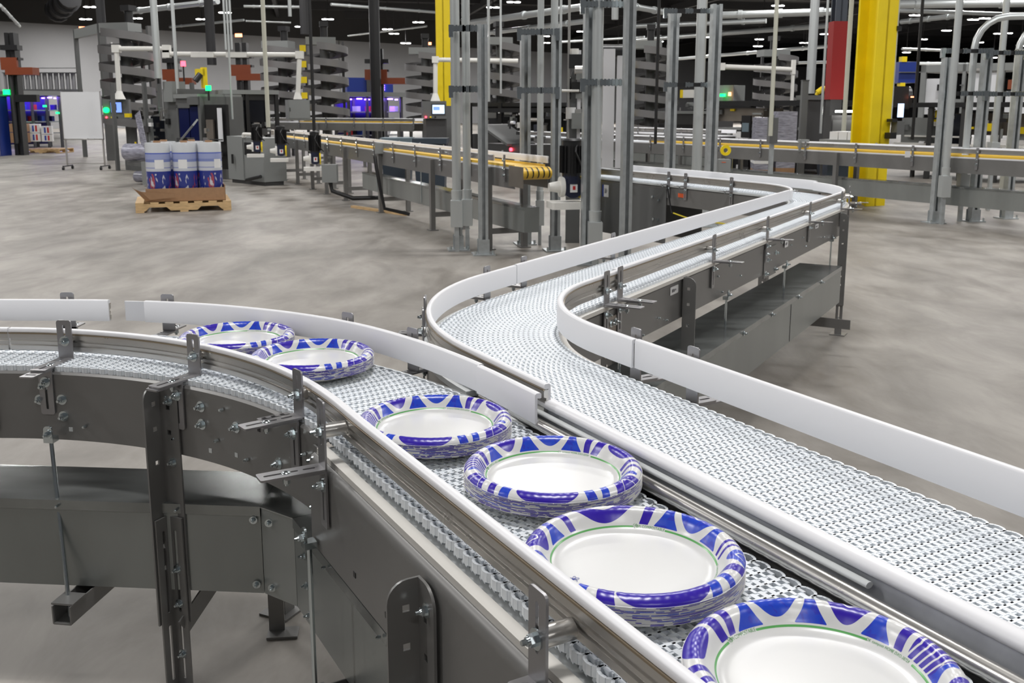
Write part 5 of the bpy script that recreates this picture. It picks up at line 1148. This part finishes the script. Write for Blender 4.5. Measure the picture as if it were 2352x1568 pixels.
rD, pD = straight_conv('belt_conveyor', 'long grey conveyor with yellow edge strips running across the right side', D0, D1, .30, .765, 'belt', (True, 0, 4.5), (1.5, 4, 6.3, 8.5, 11.9), (1.5, 12.1, .2, .42, -.10), (nD.x, nD.y))
P = PX(1840, 330, 13.3); MB().box((P.x, P.y - .1, P.z - .02), (.13, .1, .16)).build('junction_box', 'lgrey', rD)
P = PX(2065, 352, 11.5); MB().box((P.x, P.y - .25, P.z), (.06, .005, .07)).build('label_sticker', 'paper', rD)
rE, pE_ = straight_conv('belt_conveyor', 'far conveyor with white guards running behind the motor conveyor', (-6.6, 24.5), (-2.0, 21.6), .35, 1.0, 'guard', (True, 0, 2), (1, 2.6, 4, 5), None, (-4.5, 23))
rF, pF = straight_conv('belt_conveyor', 'far conveyor with white guards behind the third strut frame', (2.0, 19.5), (3.6, 16.3), .30, .86, 'guard', (False, 0, 0), (.5, 2.5), (0, 3.4, .2, .5, -.1), (3, 18))

def gearmotor(px, pytop, pybot, Y, label, sc=1.):
    P = PX(px, pybot, Y); zt = PX(px, pytop, Y).z; H = zt - P.z; r = thing('gear_motor', label, 'motor', P, 'black gear motors', .2, local=True); r_ = .07 * sc
    MB().cyl((0, 0, H * .42), (0, 0, H * .97), r_, 20).build('motor_housing', 'black', r)
    mb = MB()
    for k in range(16): a = k * math.pi / 8; mb.box((r_ * 1.08 * math.cos(a), r_ * 1.08 * math.sin(a), H * .68), (.03 * sc, .005, H * .42), a)
    mb.build('cooling_fin', 'black', r); MB().cyl((0, 0, H * .97), (0, 0, H), r_ * 1.1, 20, r_ * .8).build('fan_cover', 'black', r)
    MB().cyl((0, -.055 * sc, H * .25), (0, .055 * sc, H * .25), r_ * 1.15, 20).cyl((0, 0, H * .3), (0, 0, H * .44), r_ * 1.0, 16).build('gearbox', 'navy', r)
    MB().bb(-.025 * sc, .03 * sc, -.062 * sc, -.055 * sc, H * .17, H * .34).build('rating_plate', 'paper', r); MB().bb(-.006 * sc, .014 * sc, -.064 * sc, -.062 * sc, H * .21, H * .27).build('rating_plate_mark', 'lred', r)
    MB().cyl((-.06 * sc, 0, H * .25), (-.09 * sc, 0, H * .25), .075 * sc, 20).cyl((-.09 * sc, 0, H * .25), (-.17 * sc, 0, H * .25), .045 * sc, 20, .03 * sc).build('shaft_cover', 'pipew', r)
    MB().cyl((.06 * sc, 0, H * .25), (.08 * sc, 0, H * .25), .085 * sc, 20).build('yellow_flange', 'yellow', r)
    MB().prism(rrect(-.17 * sc, .10 * sc, -.12 * sc, .10 * sc, .03 * sc, 4), [], .05 * sc, Matrix.Translation((0, 0, -.04 * sc))).build('mounting_plate', 'pipew', r)
    MB().tube([(.03, -.05, H * .95), (.0, -.12, H * .8), (.05, -.12, H * .6), (.12, -.05, H * .45)], .008, 6).build('motor_cable', 'black', r); return r
gearmotor(592, 284, 355, 16.2, 'leftmost of the three black gear motors on the conveyor'); gearmotor(647, 289, 365, 15.2, 'middle one of the three black gear motors on the conveyor'); gearmotor(725, 301, 385, 14.2, 'rightmost of the three black gear motors, in front of the white guard')
gearmotor(1312, 318, 465, 8.25, 'big black and navy gear motor with white shaft cover left of the white belts', 1.15)
# tall vertical belt conveyor
m = Mach('vertical_conveyor', 'tall white vertical belts with grey side plates at centre', 'conveyor', 1302, 1432, 9.4, 9.4, 112, 392)
m.box('white_belt', 'guard', (.625, .83, .02, 1, 0, .02)); m.box('white_belt', 'guard', (.87, .97, .02, 1.0, .02, .04)); m.box('white_belt', 'guard', (.18, .24, .1, .99, .02, .06))
MB().cyl((m.W * .62, .06, m.H * .985), (m.W * .98, .06, m.H * .985), .06, 16).build('top_roller', 'black', m.r)
MB().prism([(0, 0), (0, .70 * m.H), (.22 * m.W, m.H * .98), (.24 * m.W, m.H * .98), (.24 * m.W, 0)], [], .02, frame4(Vector((0, .1, 0)), (1, 0, 0), (0, 0, 1), (0, -1, 0))).build('side_plate', 'grey', m.r)
m.box('drive_cover', 'lgrey', (.08, .26, .35, .48, -.08, .06)); MB().tube([(m.W * .05, .04, m.H * .60), (m.W * .05, 0, m.H * .61), (m.W * .05, 0, m.H * .76), (m.W * .05, .04, m.H * .77)], .012, 8).build('handle', 'black', m.r)
m.cyl('clevis', 'pipew', (.12, .93, .0, .12, 1.0, .0, .04)); m.cyl('air_rod', 'steel', (.02, .1, -.02, .02, 1.4, -.02, .012)); m.box('lower_frame', 'grey', (.0, .25, -.9, 0, .02, .1), (.86, .97, -.9, .02, .08, .16)); m.cyl('lever', 'pipew', (-.10, .66, -.05, .2, .66, -.05, .012)); clutter(m, 77, 12, .02, .25, .3, .98, -.06, 0, ('steel', 'lgrey', 'paper', 'black'))
# bins behind the left conveyor
def bin_(px0, px1, Y, yt, label, m_, lid):
    P0 = PX(px0, 300, Y); P1 = PX(px1, 300, Y); w = P1.x - P0.x; zt = PX(px0, yt, Y).z; r = thing('waste_bin', label, 'bin', ((P0.x + P1.x) / 2, Y, 0), 'wheeled waste bins', 0, local=True)
    b = w / 2; MB().add([(-b * .86, -.2, .04), (b * .86, -.2, .04), (b * .86, .25, .04), (-b * .86, .25, .04), (-b, -.25, zt - .06), (b, -.25, zt - .06), (b, .3, zt - .06), (-b, .3, zt - .06)], [(3, 2, 1, 0), (4, 5, 6, 7), (0, 1, 5, 4), (1, 2, 6, 5), (2, 3, 7, 6), (3, 0, 4, 7)]).build('bin_body', m_, r)
    MB().bb(-b * 1.06, b * 1.06, -.28, .33, zt - .08, zt).build('bin_rim', lid, r); MB().bb(-b * .4, b * .4, -.30, -.27, zt - .18, zt - .13).build('bin_handle', 'dgrey', r)
    for s_ in (-1, 1): MB().cyl((s_ * b * .8 - .03, .1, .05), (s_ * b * .8 + .03, .1, .05), .05, 12).build('wheel', 'black', r)
    return r
bin_(878, 945, 16.2, 316, 'pale-rimmed slate blue bin, left one of two behind the yellow-edged conveyor', 'bin', 'binl'); bin_(952, 1026, 15.4, 317, 'dark slate blue bin, right one of two behind the yellow-edged conveyor', 'bin', 'bin')
r = bin_(1893, 1952, 15.2, 345, 'dark bin with a white TRASH sign behind the tall yellow column', 'bin', 'bin'); MB().bb(-.20, .20, -.275, -.262, .48, .60).build('bin_sign', 'paper', r)
cu = bpy.data.curves.new('t', 'FONT'); cu.body = 'TRASH'; cu.size = .13; cu.align_x = 'CENTER'; cu.extrude = .001; o = bpy.data.objects.new('t', cu); COL.objects.link(o); bpy.context.view_layer.update(); me = bpy.data.meshes.new_from_object(o.evaluated_get(bpy.context.evaluated_depsgraph_get())); bpy.data.objects.remove(o); me.materials.append(M_['ink'])
o = bpy.data.objects.new('sign_lettering', me); COL.objects.link(o); o.parent = r; o.location = (0, -.278, .495); o.rotation_euler = (math.pi / 2, 0, 0)

# ------------------------------------------------------------------ centre and right background machines
m = Mach('case_sealer', 'dark sloping machine with red button behind the left strut posts', 'packing machine', 1115, 1200, 18, 17, 258)
m.box('machine_base', 'dgrey', (0, 1, 0, .55, 0, .8)); MB().add(*boxdata((m.W * .8, .6, .04)), Matrix.Translation((m.W * .35, .2, m.H * .68)) @ Matrix.Rotation(.35, 4, 'Y')).build('sloping_cover', 'grey', m.r); m.box('canopy', 'black', (-.1, 1.5, 1.0, 1.06, 0, .9)); m.box('monitor', 'screen', (1.02, 1.16, .78, .95, -.05, 0)); m.cyl('stop_button', 'redl', (.72, .48, -.03, .72, .48, .0, .03)); m.box('notice', 'paper', (.82, .94, .25, .42, -.02, 0)); clutter(m, 81, 24, 0, 1.3, .5, 1, -.1, .5)
m = Mach('carton_erector', 'black machine behind the strut posts at centre', 'packing machine', 1075, 1330, 23, 22, 236); m.box('machine_base', 'dgrey', (0, 1, 0, .5, .2, 1.2)); m.box('canopy', 'black', (0, 1, .94, 1, 0, 1.3)); m.post('black', 1.2, (.02, .3, .65, .98), t=.08); m.box('back_panel', 'truss', (0, 1, .5, .94, 1.1, 1.15)); m.box('warning_plate', 'yellow', (.82, .86, .5, .62, -.02, 0)); clutter(m, 91, 30, .02, .96, .45, .9, -.1, .6)
m = Mach('canopied_machine', 'cream and steel machine under a long black canopy right of centre', 'packing machine', 1640, 1905, 20.5, 18.5, 232)
m.box('canopy', 'black', (0, 1, .93, 1, -.1, 1.4)); m.box('machine_base', 'dgrey', (0, 1, 0, .42, .3, 1.3)); m.post('black', 1.3, (.01, .52, .75, .99), t=.09); m.box('cream_hood', 'plate', (.0, .42, .72, .90, .1, .8)); m.box('conveyor_bed', 'lgrey', (0, .5, .44, .48, 0, .8), (0, .45, .60, .63, 0, .6)); m.box('yellow_tag', 'yellow', (.13, .17, .86, .89, .05, .09)); m.box('monitor', 'black', (.28, .36, .50, .80, -.1, -.05)); m.box('monitor_screen', 'binl', (.29, .35, .58, .70, -.11, -.1)); m.box('picture_panel', 'plate', (.86, .96, .40, .78, .0, .05)); clutter(m, 101, 40, .02, .95, .42, .88, -.1, .7, ('grey', 'lgrey', 'steel', 'paper', 'black', 'lgrey', 'red'))
m.box('wall_cabinet', 'lgrey', (-.02, .14, 1.0, 1.22, .1, .5)); m.cyl('beacon', 'green', (.07, 1.06, .0, .07, 1.10, .0, .06)); m.cyl('beacon', 'amber', (.135, 1.07, .0, .135, 1.12, .0, .03))
for k, (px, w, yt, lab) in enumerate(((1736, 32, 270, 'left smaller film-wrapped grey load behind the right conveyor'), (1786, 44, 256, 'right taller film-wrapped grey load behind the right conveyor'))):
    m = Mach('wrapped_load', lab, 'wrapped load', px, px + w, 15.45, 15.42, yt, group='film-wrapped loads'); m.box('film_wrap', 'film', (0, 1, .3, 1, 0, .6)); m.box('load_base', 'card', (.0, 1., .1, .3, 0, .6)); m.box('white_layer', 'paper', (-.01, 1.01, .38, .42, -.005, .6)); m.box('pallet_foot', 'wood', (0, 1, 0, .1, 0, .6))
m = Mach('pole_box', 'grey control box on a square post in front of the wrapped loads', 'control box', 1768, 1784, 12.9, 12.9, 270, 400); m.box('post', 'strut', (.25, .75, 0, .6, 0, .08)); m.box('box_body', 'grey', (-.05, 1.1, .55, 1, -.03, .12)); m.box('cap', 'lgrey', (.2, .6, 1, 1.04, 0, .06))
m = Mach('square_post', 'brown-grey square post right of the wrapped loads', 'post', 1838, 1852, 16, 16, 186); m.box('post_shaft', 'grey', (0, 1, 0, 1, 0, .1)); m.box('post_cap', 'dgrey', (-.05, 1.05, 1, 1.01, -.01, .11))
m = Mach('robot_arm', 'yellow robot arm on the grey block left of the red column', 'robot', 1874, 1906, 17.8, 17.8, 196, 226); m.box('base_block', 'grey', (-1.0, 1.2, -.1, .25, 0, .5)); m.box('pedestal', 'dgrey', (-.6, .8, -m.z0 / m.H, -.1, .05, .4)); m.cyl('arm_link', 'yellow', (.05, .45, .1, .5, .8, .1, .05), (.5, .8, .1, .9, .6, .1, .045), (.9, .6, .1, .9, .25, .1, .06)); m.cyl('gripper', 'yellow', (.0, .25, .1, .1, .5, .1, .03))
m = Mach('electrical_cabinet', 'dark grey cabinet with a bright tube lamp between the red and yellow columns', 'machine cabinet', 1908, 1972, 16.3, 16.3, 258); m.box('cabinet_body', 'dgrey', (0, 1, 0, .96, 0, .4)); m.box('tube_lamp', 'lamp', (.08, .98, 1.0, 1.025, -.1, -.06)); m.box('notice', 'paper', (.72, .88, .82, .87, -.01, 0)); m.box('cabinet_door', 'grey', (.05, .95, .3, .9, -.01, 0))
m = Mach('paper_stack_table', 'table of stacked white sheets in front of the dark cabinet', 'table', 1905, 1968, 14.6, 14.3, 302); m.box('sheet_stack', 'paper', *[(.02 + .33 * k, .32 + .33 * k, .88, 1, 0, .4) for k in range(3)]); m.box('table_top', 'lgrey', (-.3, 1.02, .84, .88, -.05, .5)); m.box('table_leg', 'dgrey', (-.28, -.24, 0, .84, 0, .05), (.95, 1, 0, .84, 0, .05))
m = Mach('black_hopper', 'black hood with a small orange light right of the tall yellow column', 'hood', 2046, 2090, 17, 17, 198, 250); m.box('hood_body', 'black', (0, .8, .1, 1, 0, .6)); m.cyl('hood_nose', 'black', (.8, .5, .3, 1.15, .5, .3, .2)); m.cyl('indicator', 'amber', (.9, .5, -.1, .9, .55, -.1, .035))
m = Mach('blue_container', 'blue container with yellow corners high behind the tall yellow column', 'container', 2055, 2100, 27, 27, 142, 190); m.box('container_body', 'blue', (0, 1, 0, 1, 0, 1)); m.box('corner_guard', 'yellow', (.1, .35, 1, 1.25, -.02, .2), (.1, .35, -.25, 0, -.02, .2)); m.box('hanging_frame', 'grey', (0, 1.1, .48, .52, -.1, 0))
m = Mach('wrapping_machine', 'steel and glass machine under a black roof at far right', 'packing machine', 2050, 2360, 19, 17, 236)
m.box('canopy', 'black', (0, 1, .94, 1, -.1, 1.4)); m.box('machine_base', 'grey', (0, 1, .12, .42, .2, 1.3)); m.post('dgrey', 1.3, (.3, .55, .8), t=.08); m.box('side_cover', 'lgrey', (.05, .28, .46, .80, .1, .6)); m.box('upper_cover', 'plate', (.35, .95, .58, .86, .6, .8)); m.box('conveyor_bed', 'pipew', (.02, .98, .44, .47, 0, .1), (.1, .6, .55, .57, 0, .1)); m.box('window', 'glassd', (.42, .6, .42, .85, .05, .08)); m.cyl('beacon', 'redl', (.45, 1.12, .0, .45, 1.14, .0, .035)); clutter(m, 111, 44, .02, .95, .4, .92, -.15, .6, ('grey', 'lgrey', 'steel', 'paper', 'black', 'pipew', 'yellow'))
for k, u in enumerate((.1, .35, .6, .85)): m.box('leg', 'dgrey', (u, u + .02, 0, .14, .3, .38))
m = Mach('palletiser', 'pale palletising machine with white panels high at far right', 'packing machine', 2105, 2352, 29, 27, 150); m.box('upper_frame', 'lgrey', (0, 1, .92, 1, 0, 1.5), (0, .05, 0, 1, 0, .1), (.4, .43, 0, 1, 0, .1), (.75, .78, 0, 1, 0, .1)); m.box('white_panel', 'board', (.05, .2, .45, .85, .1, .15), (.5, .72, .5, .9, .1, .15), (.8, .98, .4, .7, .1, .15)); m.box('red_panel', 'orange', (.82, .9, .72, .82, 0, .05)); clutter(m, 121, 26, .02, .95, .3, .95, -.1, .6)
m = Mach('mezzanine_machine', 'grey machine with dark openings left of the third strut frame, in the distance', 'packing machine', 1500, 1640, 24, 23, 225); m.box('body', 'dgrey', (0, 1, 0, .78, 0, 1)); m.box('table_edge', 'lgrey', (-.02, 1.02, .76, .80, -.05, 1)); m.box('lit_box', 'pipew', (.45, .62, 1.0, 1.12, .1, .3)); m.box('yellow_cap', 'yellow', (.40, .45, 1.0, 1.12, .1, .3)); m.box('opening', 'black', (.1, .9, .2, .6, -.02, 0)); clutter(m, 131, 14, .02, .95, .78, 1.1, 0, .4)
m = Mach('disconnect_box', 'grey disconnect box low between the third strut frame and the far bend', 'control box', 1655, 1682, 11.6, 11.6, 366, 395); m.box('box_body', 'lgrey', (0, 1, 0, 1, 0, .15)); m.box('box_stand', 'grey', (.3, .7, -2.6, 0, .05, .1)); m.box('warning_sticker', 'lorange', (.2, .55, .75, .8, -.003, 0))
P = PX(1666, 345, 13); solo(MB().lathe([(.03, 0), (.07, 0), (.07, .03), (.03, .03), (.03, 0)], 20, mt=Matrix.Translation(P) @ Matrix.Rotation(math.pi / 2, 4, 'X')), 'cable_reel', 'yellow', 'round yellow cable reel on the right conveyor by the third strut frame', 'reel')
m = Mach('motor_table', 'row of dark machine bases behind the right conveyor', 'machine base', 1660, 1890, 17, 16, 330); m.box('base_body', 'black', (0, .28, .1, .95, 0, .8), (.33, .6, .1, .95, 0, .8), (.66, 1, .1, .95, 0, .8)); m.box('foot_rail', 'grey', (0, 1, 0, .08, 0, .1)); clutter(m, 141, 18, 0, .95, .1, .9, -.1, 0)
m = Mach('wood_strip', 'long loose wooden strip on the floor under the yellow-edged conveyor', 'wood strip', 800, 925, 12.9, 11.9, 480); m.z1 = .03; m.H = .03; m.box('strip_board', 'wood', (0, 1, 0, 1, 0, .06))
w = bpy.data.worlds.new('world'); scene.world = w; w.use_nodes = True; w.node_tree.nodes['Background'].inputs[0].default_value = (.5, .5, .52, 1); w.node_tree.nodes['Background'].inputs[1].default_value = .12
def area(x, y, z, e, sx=2.0, sy=.6, rz=0.):
    l = bpy.data.lights.new('ceiling_light', 'AREA'); l.shape = 'RECTANGLE'; l.size = sx; l.size_y = sy; l.energy = e; l.color = (1, .985, .97)
    o = bpy.data.objects.new('ceiling_light', l); COL.objects.link(o); o.location = (x, y, z); o.rotation_euler[2] = rz
for ix in range(-2, 3):
    for iy in range(-1, 6):
        area(ix * 8.5 + (iy % 2) * 2, iy * 7.5 + 1.5, 7.4, (120, 235, 260, 250, 240, 240, 240)[iy + 1])

# ------------------------------------------------------------------ camera, light, world
cam = bpy.data.cameras.new('camera'); co = bpy.data.objects.new('camera', cam); COL.objects.link(co); scene.camera = co
cam.sensor_width = 36; cam.sensor_fit = 'HORIZONTAL'; cam.lens = F_PX / 2352 * 36; cam.shift_y = -(784 - CY) / 2352; cam.clip_start = .05; cam.clip_end = 400
co.location = (0, 0, CZ); co.rotation_euler = (math.pi / 2 - PITCH, 0, 0)
cam.dof.use_dof = True; cam.dof.focus_distance = 1.55; cam.dof.aperture_fstop = 20
scene.view_settings.view_transform = 'Standard'; scene.view_settings.look = 'None'; scene.view_settings.exposure = 0.28; scene.view_settings.gamma = 1
